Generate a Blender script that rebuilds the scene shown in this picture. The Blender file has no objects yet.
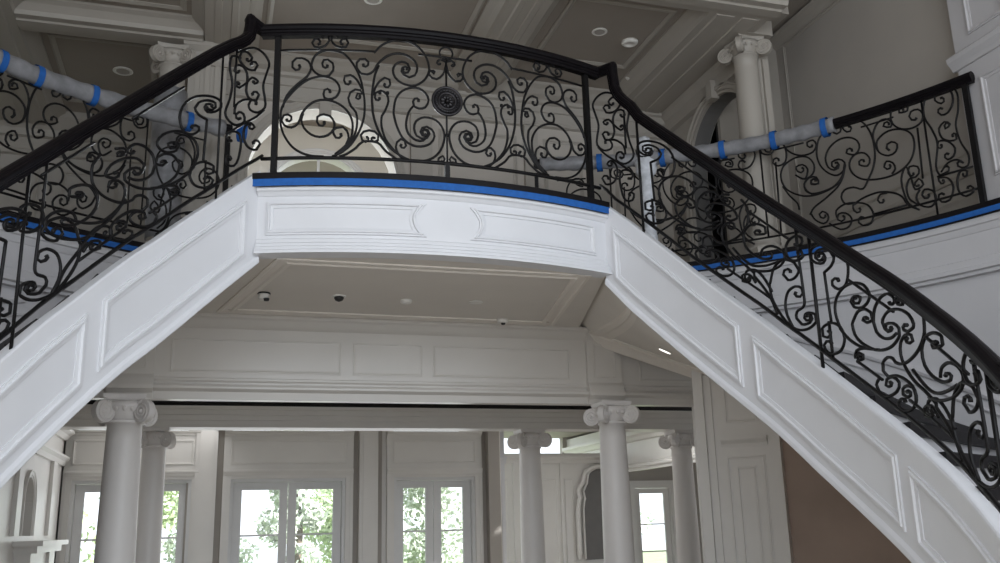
import bpy, math, random
from mathutils import Vector, Matrix
random.seed(7)
SC = bpy.context.scene
COL = SC.collection
TR = {"bridge":[[1,[[-1.026,0.836],[-1.027,0.858],[-1.048,0.873],[-1.076,0.86],[-1.084,0.821],[-1.075,0.785],[-1.043,0.771],[-0.974,0.79],[-0.938,0.874],[-0.983,0.957],[-1.086,0.994],[-1.225,0.963],[-1.349,0.859],[-1.44,0.73],[-1.465,0.624],[-1.458,0.514],[-1.417,0.404],[-1.332,0.295],[-1.206,0.23],[-1.069,0.216]]],[1,[[-1.313,1.109],[-1.302,1.089],[-1.312,1.064],[-1.342,1.059],[-1.371,1.088],[-1.372,1.14],[-1.339,1.175],[-1.288,1.177],[-1.229,1.145],[-1.202,1.075],[-1.238,0.991],[-1.325,0.915],[-1.411,0.812],[-1.448,0.696]]],[1,[[-1.054,1.109],[-1.055,1.091],[-1.072,1.08],[-1.095,1.092],[-1.101,1.125],[-1.089,1.157],[-1.051,1.163],[-1.006,1.126],[-1.001,1.055],[-1.035,1.008],[-1.098,0.998],[-1.163,1.033],[-1.2,1.103],[-1.167,1.202],[-1.104,1.245],[-1.027,1.258],[-0.912,1.228],[-0.821,1.124],[-0.755,0.986],[-0.728,0.861],[-0.712,0.732],[-0.719,0.593],[-0.762,0.455],[-0.835,0.33],[-0.921,0.254],[-0.995,0.22]]],[1,[[-0.848,0.956],[-0.845,0.937],[-0.861,0.92],[-0.887,0.926],[-0.901,0.959],[-0.895,1.002],[-0.845,1.013],[-0.787,0.97],[-0.739,0.881]]],[1,[[-0.764,0.814],[-0.755,0.807],[-0.755,0.791],[-0.771,0.78],[-0.791,0.788],[-0.779,0.833],[-0.734,0.832],[-0.754,0.866],[-0.798,0.872],[-0.842,0.842],[-0.86,0.786],[-0.834,0.704],[-0.789,0.646],[-0.778,0.536],[-0.801,0.426],[-0.86,0.323],[-0.958,0.233]]],[1,[[-1.408,0.58],[-1.404,0.564],[-1.385,0.557],[-1.366,0.571],[-1.367,0.603],[-1.399,0.625],[-1.436,0.616],[-1.456,0.569],[-1.427,0.52],[-1.363,0.498],[-1.302,0.538],[-1.279,0.613],[-1.23,0.695],[-1.156,0.75],[-1.068,0.764],[-0.967,0.738],[-0.878,0.671],[-0.826,0.576],[-0.818,0.48],[-0.836,0.384],[-0.885,0.316],[-0.97,0.24]]],[1,[[-1.074,0.554],[-1.069,0.532],[-1.085,0.511],[-1.116,0.515],[-1.136,0.551],[-1.134,0.598],[-1.078,0.623],[-1.021,0.606],[-0.982,0.545],[-0.987,0.477],[-1.036,0.422],[-1.111,0.405],[-1.186,0.428],[-1.25,0.49],[-1.277,0.572],[-1.26,0.633]]],[1,[[-0.923,0.44],[-0.917,0.418],[-0.934,0.397],[-0.966,0.4],[-0.986,0.436],[-0.99,0.47],[-0.963,0.493],[-0.906,0.501],[-0.868,0.465],[-0.851,0.398],[-0.873,0.336]]],[3,[[-1.15,1.314],[-1.132,1.319],[-1.124,1.344],[-1.142,1.37],[-1.177,1.37],[-1.198,1.33],[-1.175,1.29],[-1.13,1.282],[-1.079,1.302],[-1.042,1.357],[-1.056,1.406],[-1.081,1.422],[-1.102,1.413],[-1.106,1.392],[-1.095,1.379]]],[3,[[-0.914,1.318],[-0.932,1.323],[-0.94,1.347],[-0.924,1.374],[-0.888,1.376],[-0.869,1.336],[-0.887,1.296],[-0.932,1.286],[-0.983,1.304],[-1.023,1.358],[-1.011,1.407],[-0.988,1.422],[-0.968,1.413],[-0.964,1.394],[-0.974,1.382]]],[2,[[-0.631,1.247],[-0.567,1.323],[-0.476,1.378],[-0.385,1.396],[-0.279,1.377],[-0.186,1.307],[-0.134,1.212],[-0.118,1.113],[-0.155,1.023],[-0.214,0.967],[-0.28,0.942],[-0.371,0.96],[-0.436,1.012],[-0.456,1.081],[-0.436,1.14],[-0.378,1.176],[-0.319,1.157],[-0.299,1.109],[-0.318,1.072],[-0.347,1.066],[-0.364,1.084],[-0.359,1.105]]],[3,[[-0.729,1.129],[-0.727,1.111],[-0.708,1.102],[-0.686,1.117],[-0.682,1.152],[-0.714,1.181],[-0.759,1.176],[-0.789,1.14],[-0.788,1.09],[-0.762,1.049],[-0.745,1.032],[-0.693,1.026],[-0.636,1.062],[-0.592,1.143],[-0.515,1.219],[-0.424,1.255],[-0.332,1.246],[-0.253,1.192],[-0.23,1.122],[-0.254,1.049],[-0.306,1.025],[-0.358,1.046],[-0.378,1.08],[-0.37,1.115],[-0.345,1.128],[-0.327,1.117],[-0.327,1.098]]],[0,[[-0.585,1.122],[-0.617,1.042],[-0.635,0.942],[-0.647,0.801],[-0.639,0.663],[-0.639,0.659],[-0.613,0.55],[-0.562,0.429],[-0.485,0.324],[-0.384,0.248],[-0.294,0.206]]],[1,[[-0.529,0.944],[-0.536,0.927],[-0.524,0.91],[-0.5,0.91],[-0.481,0.938],[-0.488,0.986],[-0.533,1.002],[-0.578,0.966],[-0.618,0.894],[-0.638,0.823]]],[1,[[-0.58,0.803],[-0.578,0.789],[-0.59,0.776],[-0.61,0.779],[-0.621,0.803],[-0.613,0.848],[-0.564,0.872],[-0.513,0.837],[-0.497,0.768],[-0.531,0.668],[-0.556,0.622],[-0.558,0.525],[-0.523,0.403],[-0.447,0.299],[-0.371,0.228]]],[3,[[-0.221,0.789],[-0.218,0.807],[-0.231,0.821],[-0.256,0.815],[-0.27,0.785],[-0.261,0.737],[-0.215,0.72],[-0.156,0.739],[-0.125,0.813],[-0.155,0.88],[-0.215,0.92],[-0.28,0.925],[-0.371,0.882],[-0.429,0.801],[-0.448,0.688],[-0.445,0.628],[-0.416,0.52],[-0.371,0.426],[-0.294,0.363],[-0.204,0.349],[-0.113,0.384],[-0.073,0.457],[-0.098,0.524],[-0.144,0.548],[-0.188,0.531],[-0.204,0.491],[-0.188,0.459],[-0.157,0.455],[-0.135,0.476],[-0.136,0.503],[-0.154,0.515]]],[2,[[-0.267,0.742],[-0.313,0.673],[-0.335,0.553],[-0.313,0.465],[-0.242,0.408],[-0.178,0.41],[-0.136,0.451],[-0.123,0.488],[-0.139,0.516],[-0.167,0.518],[-0.186,0.498],[-0.184,0.474],[-0.167,0.464],[-0.151,0.472]]],[2,[[-0.371,0.222],[-0.269,0.204],[-0.179,0.21],[-0.087,0.249],[-0.015,0.331],[0.02,0.445],[0.007,0.541],[-0.058,0.619],[-0.163,0.639],[-0.242,0.595],[-0.261,0.517],[-0.236,0.45],[-0.191,0.429],[-0.142,0.438],[-0.119,0.478],[-0.133,0.513],[-0.165,0.519],[-0.186,0.497],[-0.184,0.471]]],[1,[[-0.377,0.358],[-0.384,0.344],[-0.376,0.327],[-0.354,0.325],[-0.335,0.346],[-0.348,0.394],[-0.384,0.408],[-0.419,0.375],[-0.428,0.327],[-0.409,0.267],[-0.371,0.224]]],[3,[[-0.622,0.399],[-0.624,0.408],[-0.635,0.412],[-0.647,0.403],[-0.647,0.384],[-0.624,0.368],[-0.589,0.386],[-0.587,0.434],[-0.619,0.467],[-0.669,0.478],[-0.719,0.463],[-0.744,0.428],[-0.731,0.381],[-0.699,0.365],[-0.678,0.377],[-0.675,0.398],[-0.686,0.41],[-0.698,0.407]]],[0,[[-0.933,0.22],[-0.871,0.242],[-0.785,0.305],[-0.723,0.368],[-0.593,0.362],[-0.523,0.288],[-0.422,0.212]]],[1,[[-0.095,1.1],[-0.091,1.111],[-0.077,1.116],[-0.065,1.105],[-0.068,1.082],[-0.107,1.114],[-0.121,1.076],[-0.095,1.041],[-0.048,1.032],[0.013,1.085],[0.044,1.183]]],[1,[[-0.013,1.198],[-0.018,1.188],[-0.031,1.186],[-0.041,1.198],[-0.035,1.219],[-0.006,1.239],[0.042,1.219]]],[1,[[-0.003,0.226],[-0.009,0.213],[-0.026,0.209],[-0.04,0.223],[-0.035,0.25],[0.005,0.275],[0.021,0.245],[0.004,0.212],[-0.042,0.219]]]],"bmid":[[0,[[0.045,1.255],[-0.005,1.271],[-0.022,1.315],[-0.004,1.366],[0.047,1.394],[0.099,1.38],[0.114,1.334],[0.097,1.284],[0.045,1.255]]]],"stair":[[3,[[2.096,0.576],[2.099,0.596],[2.072,0.598],[2.03,0.568],[2.01,0.524],[2.062,0.504],[2.146,0.564],[2.198,0.648],[2.153,0.686],[2.027,0.65],[1.913,0.529],[1.848,0.363],[1.84,0.355],[1.854,0.249],[1.919,0.174],[2.019,0.129],[2.128,0.144],[2.245,0.216],[2.334,0.315],[2.332,0.366],[2.265,0.347],[2.216,0.309],[2.202,0.274],[2.224,0.266],[2.258,0.285],[2.275,0.311],[2.267,0.321]]],[1,[[2.138,0.444],[2.125,0.422],[2.14,0.411],[2.18,0.429],[2.215,0.471],[2.207,0.508],[2.139,0.49],[2.047,0.403],[2.002,0.286],[2.011,0.196],[2.058,0.134]]],[1,[[1.617,0.31],[1.633,0.309],[1.628,0.287],[1.599,0.26],[1.563,0.252],[1.589,0.329],[1.684,0.39],[1.774,0.379],[1.862,0.305]]],[0,[[1.456,0.463],[1.561,0.422],[1.671,0.42],[1.81,0.49],[1.967,0.607]]],[1,[[2.505,0.889],[2.492,0.861],[2.449,0.832],[2.408,0.834],[2.413,0.879],[2.5,0.943],[2.592,0.961],[2.626,0.93],[2.585,0.853],[2.493,0.763],[2.492,0.764],[2.507,0.395]]],[2,[[2.212,0.748],[2.224,0.504],[2.216,0.379],[2.127,0.286],[2.114,0.225],[2.169,0.207],[2.264,0.271],[2.294,0.316],[2.282,0.335],[2.248,0.323],[2.226,0.299]]],[3,[[2.449,0.858],[2.447,0.873],[2.472,0.898],[2.509,0.909],[2.525,0.889],[2.493,0.834],[2.411,0.797],[2.348,0.812],[2.37,0.884],[2.472,0.969],[2.614,1.027],[2.725,1.025],[2.775,0.959],[2.77,0.87],[2.722,0.764],[2.634,0.697],[2.569,0.699],[2.572,0.733],[2.609,0.766],[2.642,0.775],[2.648,0.761]]],[3,[[2.462,0.308],[2.484,0.309],[2.481,0.286],[2.444,0.251],[2.396,0.235],[2.395,0.294],[2.506,0.391],[2.605,0.406],[2.639,0.343],[2.586,0.232],[2.477,0.147],[2.406,0.138],[2.394,0.169],[2.428,0.214],[2.47,0.236],[2.485,0.227]]],[1,[[2.822,0.712],[2.799,0.698],[2.787,0.676],[2.806,0.667],[2.851,0.686],[2.879,0.74],[2.81,0.718],[2.762,0.662],[2.794,0.636],[2.885,0.67],[2.965,0.745],[2.99,0.808],[2.938,0.847],[2.819,0.819],[2.69,0.73],[2.595,0.607],[2.566,0.494],[2.598,0.409],[2.602,0.393],[2.696,0.36],[2.844,0.372],[3.022,0.438]]],[3,[[2.928,0.602],[2.932,0.614],[2.918,0.616],[2.892,0.602],[2.876,0.578],[2.923,0.58],[2.989,0.631],[2.979,0.674],[2.923,0.674],[2.828,0.617],[2.752,0.506],[2.747,0.493],[2.763,0.428],[2.831,0.399],[2.962,0.414],[3.082,0.463],[3.19,0.536],[3.28,0.634],[3.288,0.687],[3.224,0.695],[3.145,0.659],[3.129,0.626],[3.151,0.618],[3.184,0.633],[3.199,0.652]]],[1,[[3.212,0.831],[3.218,0.822],[3.246,0.829],[3.275,0.853],[3.276,0.877],[3.212,0.888],[3.112,0.823],[3.028,0.717],[2.998,0.624],[2.997,0.613],[3.018,0.557],[3.089,0.544],[3.177,0.579],[3.249,0.638]]],[1,[[3.317,0.867],[3.324,0.881],[3.349,0.895],[3.373,0.894],[3.37,0.872],[3.308,0.853],[3.285,0.875],[3.321,0.91],[3.395,0.943]]],[3,[[3.192,0.658],[3.203,0.652],[3.188,0.631],[3.153,0.612],[3.123,0.616],[3.103,0.654],[3.111,0.679],[3.184,0.758],[3.311,0.82],[3.426,0.828],[3.469,0.785],[3.46,0.761],[3.385,0.704],[3.342,0.697],[3.337,0.715],[3.362,0.738],[3.387,0.746]]],[0,[[3.533,0.96],[3.596,0.919],[3.595,0.824],[3.585,0.779],[3.531,0.688],[3.44,0.582],[3.326,0.484],[3.242,0.437],[3.194,0.427],[3.17,0.442],[3.111,0.425],[3.046,0.36],[3.04,0.304],[3.091,0.288]]],[1,[[3.371,0.657],[3.353,0.64],[3.358,0.626],[3.391,0.633],[3.432,0.663],[3.421,0.697],[3.349,0.667],[3.285,0.592],[3.267,0.508],[3.299,0.446],[3.379,0.396],[3.503,0.379],[3.606,0.357],[3.604,0.334],[3.705,0.284],[3.779,0.227],[3.827,0.141]]],[1,[[3.102,0.258],[3.116,0.257],[3.11,0.24],[3.081,0.219],[3.049,0.213],[3.068,0.261],[3.142,0.31],[3.207,0.302],[3.17,0.23],[3.052,0.142],[2.961,0.132],[2.941,0.167],[2.979,0.225]]],[1,[[3.281,0.277],[3.302,0.291],[3.323,0.293],[3.32,0.274],[3.285,0.244],[3.235,0.239],[3.24,0.279],[3.299,0.325],[3.357,0.341]]],[2,[[3.091,0.288],[3.203,0.344],[3.315,0.356],[3.373,0.329],[3.377,0.268],[3.323,0.19],[3.23,0.134],[3.168,0.137],[3.175,0.169],[3.213,0.202],[3.246,0.211],[3.25,0.198]]],[1,[[2.805,0.29],[2.798,0.294],[2.778,0.285],[2.762,0.265],[2.767,0.251],[2.824,0.284],[2.83,0.316],[2.787,0.31],[2.735,0.253],[2.76,0.313],[2.833,0.361],[2.953,0.413]]],[1,[[3.53,0.279],[3.553,0.283],[3.55,0.264],[3.513,0.232],[3.463,0.214],[3.464,0.266],[3.543,0.315],[3.586,0.306],[3.614,0.282]]],[3,[[3.721,0.766],[3.709,0.77],[3.678,0.757],[3.655,0.731],[3.666,0.716],[3.786,0.786],[3.785,0.836],[3.693,0.819],[3.587,0.748],[3.524,0.643],[3.533,0.555],[3.606,0.523],[3.725,0.54],[3.821,0.598],[3.837,0.629],[3.813,0.631],[3.78,0.613],[3.764,0.594]]],[0,[[3.701,0.554],[3.729,0.622],[3.825,0.699],[3.927,0.729],[3.982,0.702],[3.939,0.609],[3.803,0.485],[3.642,0.392],[3.531,0.359]]],[3,[[4.116,0.854],[4.116,0.842],[4.147,0.849],[4.189,0.879],[4.204,0.908],[4.2,0.933],[4.137,0.923],[4.048,0.85],[3.998,0.757],[4.021,0.691],[4.108,0.712],[4.196,0.784],[4.177,0.82],[4.151,0.809],[4.134,0.794],[4.135,0.787],[4.147,0.791]]]],"gal":[[3,[[5.652,1.375],[5.633,1.361],[5.637,1.327],[5.671,1.302],[5.713,1.316],[5.721,1.38],[5.653,1.423],[5.55,1.402],[5.456,1.29],[5.416,1.128],[5.44,0.978],[5.521,0.858],[5.622,0.803],[5.708,0.856],[5.717,0.938],[5.657,0.991],[5.575,0.977],[5.572,0.928],[5.6,0.898],[5.63,0.903],[5.638,0.926]]],[1,[[5.811,1.351],[5.831,1.343],[5.841,1.315],[5.825,1.289],[5.786,1.292],[5.745,1.355],[5.8,1.418],[5.907,1.408],[6.002,1.312],[6.06,1.14],[6.066,0.944],[6.029,0.79],[5.962,0.671],[5.884,0.569],[5.785,0.614],[5.679,0.608],[5.636,0.535],[5.673,0.443],[5.789,0.426]]],[3,[[5.817,1.041],[5.818,1.064],[5.797,1.086],[5.765,1.08],[5.751,1.041],[5.844,0.995],[5.905,1.061],[5.889,1.15],[5.804,1.218],[5.684,1.225],[5.568,1.158],[5.51,1.045],[5.529,0.926],[5.59,0.876],[5.639,0.883],[5.655,0.921],[5.637,0.955],[5.61,0.959]]],[3,[[5.936,0.879],[5.932,0.901],[5.908,0.914],[5.882,0.9],[5.88,0.859],[5.967,0.821],[6.003,0.893],[5.948,0.984],[5.844,0.995],[5.773,0.917],[5.781,0.803],[5.861,0.704],[5.973,0.654],[6.126,0.631],[6.282,0.648],[6.421,0.728],[6.495,0.865],[6.497,1.012],[6.432,1.102],[6.323,1.152],[6.205,1.149],[6.103,1.071],[6.113,0.943],[6.209,0.873],[6.294,0.896],[6.32,0.975],[6.263,1.022],[6.212,1.008],[6.202,0.963],[6.227,0.931]]],[1,[[6.26,1.223],[6.263,1.245],[6.244,1.267],[6.213,1.265],[6.197,1.229],[6.276,1.195],[6.289,1.254],[6.233,1.306],[6.145,1.294],[6.079,1.19],[6.073,1.08],[6.103,0.96]]],[1,[[6.208,0.768],[6.218,0.747],[6.207,0.723],[6.175,0.722],[6.147,0.756],[6.18,0.814],[6.247,0.775],[6.263,0.7],[6.219,0.653]]],[0,[[5.715,0.919],[5.697,0.812],[5.621,0.678],[5.461,0.563],[5.319,0.483],[5.262,0.403]]],[1,[[5.433,0.368],[5.433,0.345],[5.41,0.331],[5.379,0.346],[5.367,0.389],[5.405,0.414],[5.461,0.368],[5.458,0.299],[5.402,0.267],[5.316,0.33],[5.274,0.417]]],[1,[[5.627,0.311],[5.644,0.291],[5.638,0.261],[5.605,0.249],[5.567,0.275],[5.582,0.341],[5.66,0.336],[5.721,0.254],[5.68,0.168],[5.587,0.156],[5.502,0.221],[5.467,0.256]]],[2,[[5.559,0.305],[5.561,0.387],[5.659,0.441],[5.789,0.429],[5.912,0.371],[5.964,0.25],[5.924,0.152],[5.833,0.147],[5.793,0.188],[5.796,0.233],[5.827,0.249],[5.853,0.234]]],[1,[[5.819,0.356],[5.83,0.336],[5.819,0.311],[5.787,0.309],[5.758,0.341],[5.754,0.402],[5.802,0.425]]],[1,[[6.089,0.391],[6.094,0.371],[6.079,0.353],[6.05,0.36],[6.031,0.395],[6.064,0.453],[6.141,0.452]]],[0,[[5.789,0.429],[5.898,0.469],[6.055,0.483],[6.204,0.437],[6.296,0.364],[6.345,0.259],[6.458,0.171]]],[0,[[5.974,0.248],[6.345,0.259]]],[1,[[5.379,0.791],[5.374,0.815],[5.347,0.829],[5.319,0.811],[5.317,0.766],[5.398,0.761],[5.384,0.833],[5.306,0.86],[5.24,0.799],[5.241,0.713],[5.311,0.654],[5.444,0.651],[5.582,0.688],[5.679,0.789],[5.713,0.905]]],[3,[[6.439,1.338],[6.436,1.357],[6.416,1.371],[6.393,1.361],[6.389,1.326],[6.479,1.322],[6.476,1.397],[6.391,1.437],[6.303,1.37],[6.299,1.233],[6.389,1.134],[6.514,1.105],[6.609,1.14],[6.638,1.224],[6.592,1.295],[6.515,1.296],[6.491,1.246],[6.512,1.198],[6.549,1.186],[6.568,1.207]]],[2,[[7.01,1.372],[6.943,1.436],[6.789,1.424],[6.679,1.366],[6.649,1.193],[6.71,1.011],[6.744,0.84],[6.696,0.593],[6.725,0.485],[6.781,0.494],[6.819,0.504],[6.828,0.537],[6.81,0.562],[6.789,0.563]]],[2,[[6.968,1.434],[7.027,1.317],[7.012,1.138],[6.963,0.973],[6.984,0.783],[7.044,0.609],[7.023,0.501],[6.954,0.498],[6.921,0.526],[6.919,0.56],[6.939,0.574],[6.959,0.565]]],[3,[[6.846,1.329],[6.864,1.33],[6.881,1.309],[6.878,1.279],[6.848,1.267],[6.788,1.325],[6.807,1.409],[6.893,1.437],[6.969,1.353],[6.969,1.234],[6.9,1.141],[6.83,1.141],[6.802,1.179],[6.808,1.213],[6.833,1.22],[6.851,1.204]]],[3,[[6.898,1.004],[6.89,1.024],[6.866,1.033],[6.845,1.014],[6.851,0.974],[6.906,1.007],[6.85,1.054],[6.784,0.998],[6.8,0.887],[6.879,0.825],[6.948,0.822],[6.949,0.879],[6.93,0.893],[6.914,0.887],[6.912,0.872],[6.92,0.862]]],[3,[[6.776,0.816],[6.787,0.805],[6.786,0.787],[6.769,0.778],[6.744,0.793],[6.759,0.861],[6.854,0.829],[6.919,0.728],[6.89,0.648],[6.826,0.63],[6.801,0.662],[6.806,0.693],[6.828,0.7],[6.845,0.686]]],[0,[[6.739,0.515],[6.82,0.593],[6.92,0.599],[6.98,0.541]]],[0,[[6.692,0.477],[7.072,0.472]]],[3,[[6.74,0.424],[6.752,0.418],[6.757,0.401],[6.745,0.387],[6.722,0.391],[6.701,0.456],[6.797,0.432],[6.841,0.316],[6.786,0.192],[6.701,0.191],[6.671,0.238],[6.683,0.279],[6.715,0.285],[6.736,0.265]]],[3,[[6.967,0.428],[6.957,0.423],[6.957,0.407],[6.971,0.394],[6.992,0.397],[7.006,0.443],[6.937,0.465],[6.892,0.377],[6.892,0.25],[6.955,0.181],[7.036,0.207],[7.04,0.249],[7.015,0.277],[6.989,0.274],[6.981,0.253]]],[1,[[6.447,0.599],[6.449,0.581],[6.433,0.569],[6.409,0.579],[6.396,0.611],[6.418,0.679],[6.503,0.653],[6.505,0.573],[6.425,0.544],[6.381,0.69],[6.315,0.576],[6.319,0.415],[6.356,0.273],[6.436,0.19]]],[1,[[6.489,0.451],[6.484,0.438],[6.466,0.437],[6.451,0.455],[6.455,0.483],[6.497,0.518],[6.537,0.438],[6.445,0.407],[6.413,0.548],[6.356,0.458],[6.37,0.322],[6.446,0.236]]],[1,[[6.574,0.317],[6.58,0.294],[6.562,0.275],[6.529,0.283],[6.508,0.323],[6.541,0.379],[6.623,0.342],[6.647,0.245],[6.587,0.172],[6.481,0.214],[6.445,0.315],[6.493,0.393]]],[3,[[4.872,1.35],[4.892,1.337],[4.895,1.308],[4.871,1.287],[4.831,1.299],[4.815,1.363],[4.878,1.377],[4.928,1.315],[4.874,1.254],[4.78,1.29],[4.773,1.367],[4.822,1.439],[4.933,1.432],[5.025,1.371],[5.067,1.237],[5.04,1.111],[4.955,1.087],[4.899,1.136],[4.91,1.181],[4.944,1.192],[4.969,1.172],[4.97,1.146]]],[2,[[5.036,1.347],[5.107,1.227],[5.237,1.15],[5.374,1.158],[5.424,1.237],[5.39,1.304],[5.32,1.294],[5.319,1.25],[5.345,1.225],[5.371,1.229],[5.377,1.25]]],[1,[[5.228,0.999],[5.245,0.982],[5.242,0.954],[5.213,0.94],[5.176,0.962],[5.163,1.023],[5.238,1.034],[5.293,0.963],[5.246,0.851],[5.145,0.927],[5.246,0.851],[5.345,0.892],[5.371,1.001],[5.301,1.113],[5.167,1.139],[5.023,1.072],[4.973,0.937],[5.021,0.782],[5.159,0.671],[5.317,0.629],[5.507,0.655],[5.647,0.718]]],[1,[[5.367,0.794],[5.364,0.815],[5.342,0.829],[5.316,0.816],[5.311,0.778],[5.398,0.757],[5.38,0.841],[5.301,0.855],[5.234,0.791],[5.257,0.7],[5.318,0.643]]],[0,[[4.984,0.819],[5.052,0.689],[5.135,0.571],[5.146,0.492]]],[3,[[4.567,1.327],[4.579,1.304],[4.568,1.277],[4.533,1.273],[4.5,1.307],[4.512,1.441],[4.624,1.431],[4.696,1.295],[4.628,1.16],[4.514,1.14],[4.485,1.201],[4.506,1.247],[4.546,1.25],[4.568,1.222]]]],"lyre":[[2,[[0.226,1.187],[0.321,1.246],[0.343,1.158],[0.306,0.978],[0.326,0.842],[0.368,0.736],[0.323,0.634],[0.238,0.55],[0.156,0.542],[0.169,0.621],[0.22,0.665],[0.25,0.654],[0.245,0.622],[0.219,0.598],[0.2,0.597]]],[2,[[0.266,1.263],[0.097,1.234],[-0.02,1.133],[-0.092,0.999],[-0.068,0.908],[-0.035,0.805],[-0.06,0.659],[-0.064,0.574],[0.01,0.56],[0.096,0.626],[0.117,0.685],[0.098,0.715],[0.059,0.703],[0.035,0.672],[0.038,0.651]]],[3,[[0.156,1.153],[0.156,1.138],[0.138,1.118],[0.112,1.114],[0.102,1.138],[0.152,1.21],[0.219,1.242],[0.244,1.195],[0.203,1.111],[0.144,1.044],[0.067,0.999],[0.036,1.035],[0.061,1.076],[0.095,1.093],[0.111,1.08],[0.103,1.058]]],[3,[[0.245,1.079],[0.239,1.064],[0.249,1.054],[0.272,1.064],[0.29,1.092],[0.278,1.136],[0.202,1.097],[0.151,1.006],[0.143,0.919],[0.152,0.841],[0.111,0.74],[0.034,0.691],[0.008,0.733],[0.035,0.772],[0.067,0.787],[0.081,0.774],[0.072,0.752]]],[3,[[0.237,0.936],[0.233,0.943],[0.241,0.958],[0.259,0.967],[0.272,0.958],[0.229,0.9],[0.156,0.912],[0.093,0.938],[0.024,0.874],[0.037,0.858],[0.061,0.865],[0.075,0.884],[0.072,0.896]]],[0,[[0.268,0.669],[0.257,0.744],[0.185,0.761],[0.092,0.727]]],[0,[[-0.055,0.553],[0.027,0.527],[0.173,0.526],[0.335,0.518]]],[3,[[0.09,0.476],[0.099,0.469],[0.091,0.447],[0.066,0.428],[0.041,0.433],[0.084,0.495],[0.144,0.492],[0.158,0.403],[0.106,0.281],[0.012,0.203],[-0.027,0.241],[-0.001,0.284],[0.033,0.304],[0.05,0.293],[0.042,0.27]]],[3,[[0.292,0.258],[0.283,0.265],[0.291,0.286],[0.316,0.306],[0.34,0.303],[0.318,0.229],[0.245,0.177],[0.202,0.22],[0.182,0.352],[0.205,0.451],[0.262,0.503],[0.325,0.524],[0.343,0.493],[0.319,0.448],[0.284,0.428]]]]}

# ------------------------------------------------------------------ materials
def mat(name, col, rough=.6, metal=0., noise=.0, nscale=6., bump=0., spec=.4):
    m = bpy.data.materials.new(name); m.use_nodes = True
    nt = m.node_tree; b = nt.nodes['Principled BSDF']
    b.inputs['Roughness'].default_value = rough
    b.inputs['Metallic'].default_value = metal
    b.inputs['Specular IOR Level'].default_value = spec
    b.inputs['Base Color'].default_value = (*col, 1)
    tc = nt.nodes.new('ShaderNodeTexCoord')
    nz = nt.nodes.new('ShaderNodeTexNoise'); nz.inputs['Scale'].default_value = nscale
    nz.inputs['Detail'].default_value = 4
    nt.links.new(tc.outputs['Object'], nz.inputs['Vector'])
    if noise > 0:
        r = nt.nodes.new('ShaderNodeValToRGB')
        r.color_ramp.elements[0].position = .3; r.color_ramp.elements[1].position = .7
        r.color_ramp.elements[0].color = (*[c*(1-noise) for c in col], 1)
        r.color_ramp.elements[1].color = (*[min(1, c*(1+noise)) for c in col], 1)
        nt.links.new(nz.outputs['Fac'], r.inputs['Fac']); nt.links.new(r.outputs['Color'], b.inputs['Base Color'])
    if bump > 0:
        bp = nt.nodes.new('ShaderNodeBump'); bp.inputs['Strength'].default_value = bump
        nt.links.new(nz.outputs['Fac'], bp.inputs['Height']); nt.links.new(bp.outputs['Normal'], b.inputs['Normal'])
    return m
M = {}
M['stringer'] = mat('white_satin_paint', (.66, .665, .69), .5, noise=.02, nscale=3)
M['trim'] = mat('ivory_trim_paint', (.72, .70, .67), .35, noise=.02, nscale=3)
M['soffit'] = mat('soffit_paint', (.72, .68, .63), .6, noise=.02, nscale=2)
M['soffit_trim'] = mat('soffit_trim_paint', (.78, .73, .67), .45, noise=.01)
M['frieze'] = mat('frieze_paint', (.64, .61, .57), .28, noise=.02, nscale=2)
M['wall'] = mat('greige_wall_paint', (.40, .37, .335), .7, noise=.03, nscale=2)
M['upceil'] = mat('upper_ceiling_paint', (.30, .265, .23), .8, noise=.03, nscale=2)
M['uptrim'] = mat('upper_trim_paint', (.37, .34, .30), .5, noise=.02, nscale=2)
M['column'] = mat('column_paint', (.74, .71, .69), .4, noise=.02, nscale=2)
M['tan'] = mat('shaded_tan_wall_paint', (.40, .31, .26), .8, noise=.12, nscale=1.2)  # warm tan paint, darkened by the wall shading under the flight
M['fascia_wall'] = mat('stairwell_wall_paint', (.50, .49, .50), .55, noise=.03, nscale=2)
M['iron'] = mat('wrought_iron', (.006, .0055, .006), .45, .15, noise=.3, nscale=30, bump=.15, spec=.25)
M['medallion'] = mat('cast_iron', (.03, .028, .03), .32, .6, noise=.3, nscale=40, bump=.2)
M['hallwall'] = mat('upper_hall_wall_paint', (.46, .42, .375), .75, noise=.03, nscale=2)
M['rail'] = mat('black_lacquered_wood', (.005, .004, .005), .38, noise=.2, nscale=14, spec=.12)
M['tread'] = mat('ebonized_tread', (.007, .006, .007), .5, noise=.2, nscale=14, spec=.15)
M['tape'] = mat('blue_painters_tape', (.012, .10, .36), .75, noise=.12, nscale=25)
M['wrap'] = mat('grey_film_wrap', (.22, .22, .23), .35, noise=.22, nscale=9, bump=.5)
M['bubble'] = mat('white_foam_wrap', (.62, .64, .68), .5, noise=.22, nscale=11, bump=.6)
M['dark'] = mat('unlit_dark_tone', (.035, .033, .034), .9, noise=.1)  # near-black colour stands in for shade in the recess and unlit room
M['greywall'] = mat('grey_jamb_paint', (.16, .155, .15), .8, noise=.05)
M['floor'] = mat('pale_floor', (.46, .42, .37), .5, noise=.15, nscale=5)
M['lightw'] = mat('white_fixture', (.8, .78, .74), .4)
M['black'] = mat('black_plastic', (.02, .02, .02), .3)
M['leaf'] = mat('pale_green_leaf', (.62, .72, .46), .8, noise=.35, nscale=3)
M['leaf2'] = mat('grey_green_leaf', (.62, .68, .56), .8, noise=.35, nscale=3)
M['bark'] = mat('bark', (.22, .17, .13), .9, noise=.3, nscale=9, bump=.5)
M['lawn'] = mat('lawn', (.34, .42, .24), .9, noise=.3, nscale=3)
M['doorw'] = mat('door_paint', (.70, .70, .70), .4, noise=.02)
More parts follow.
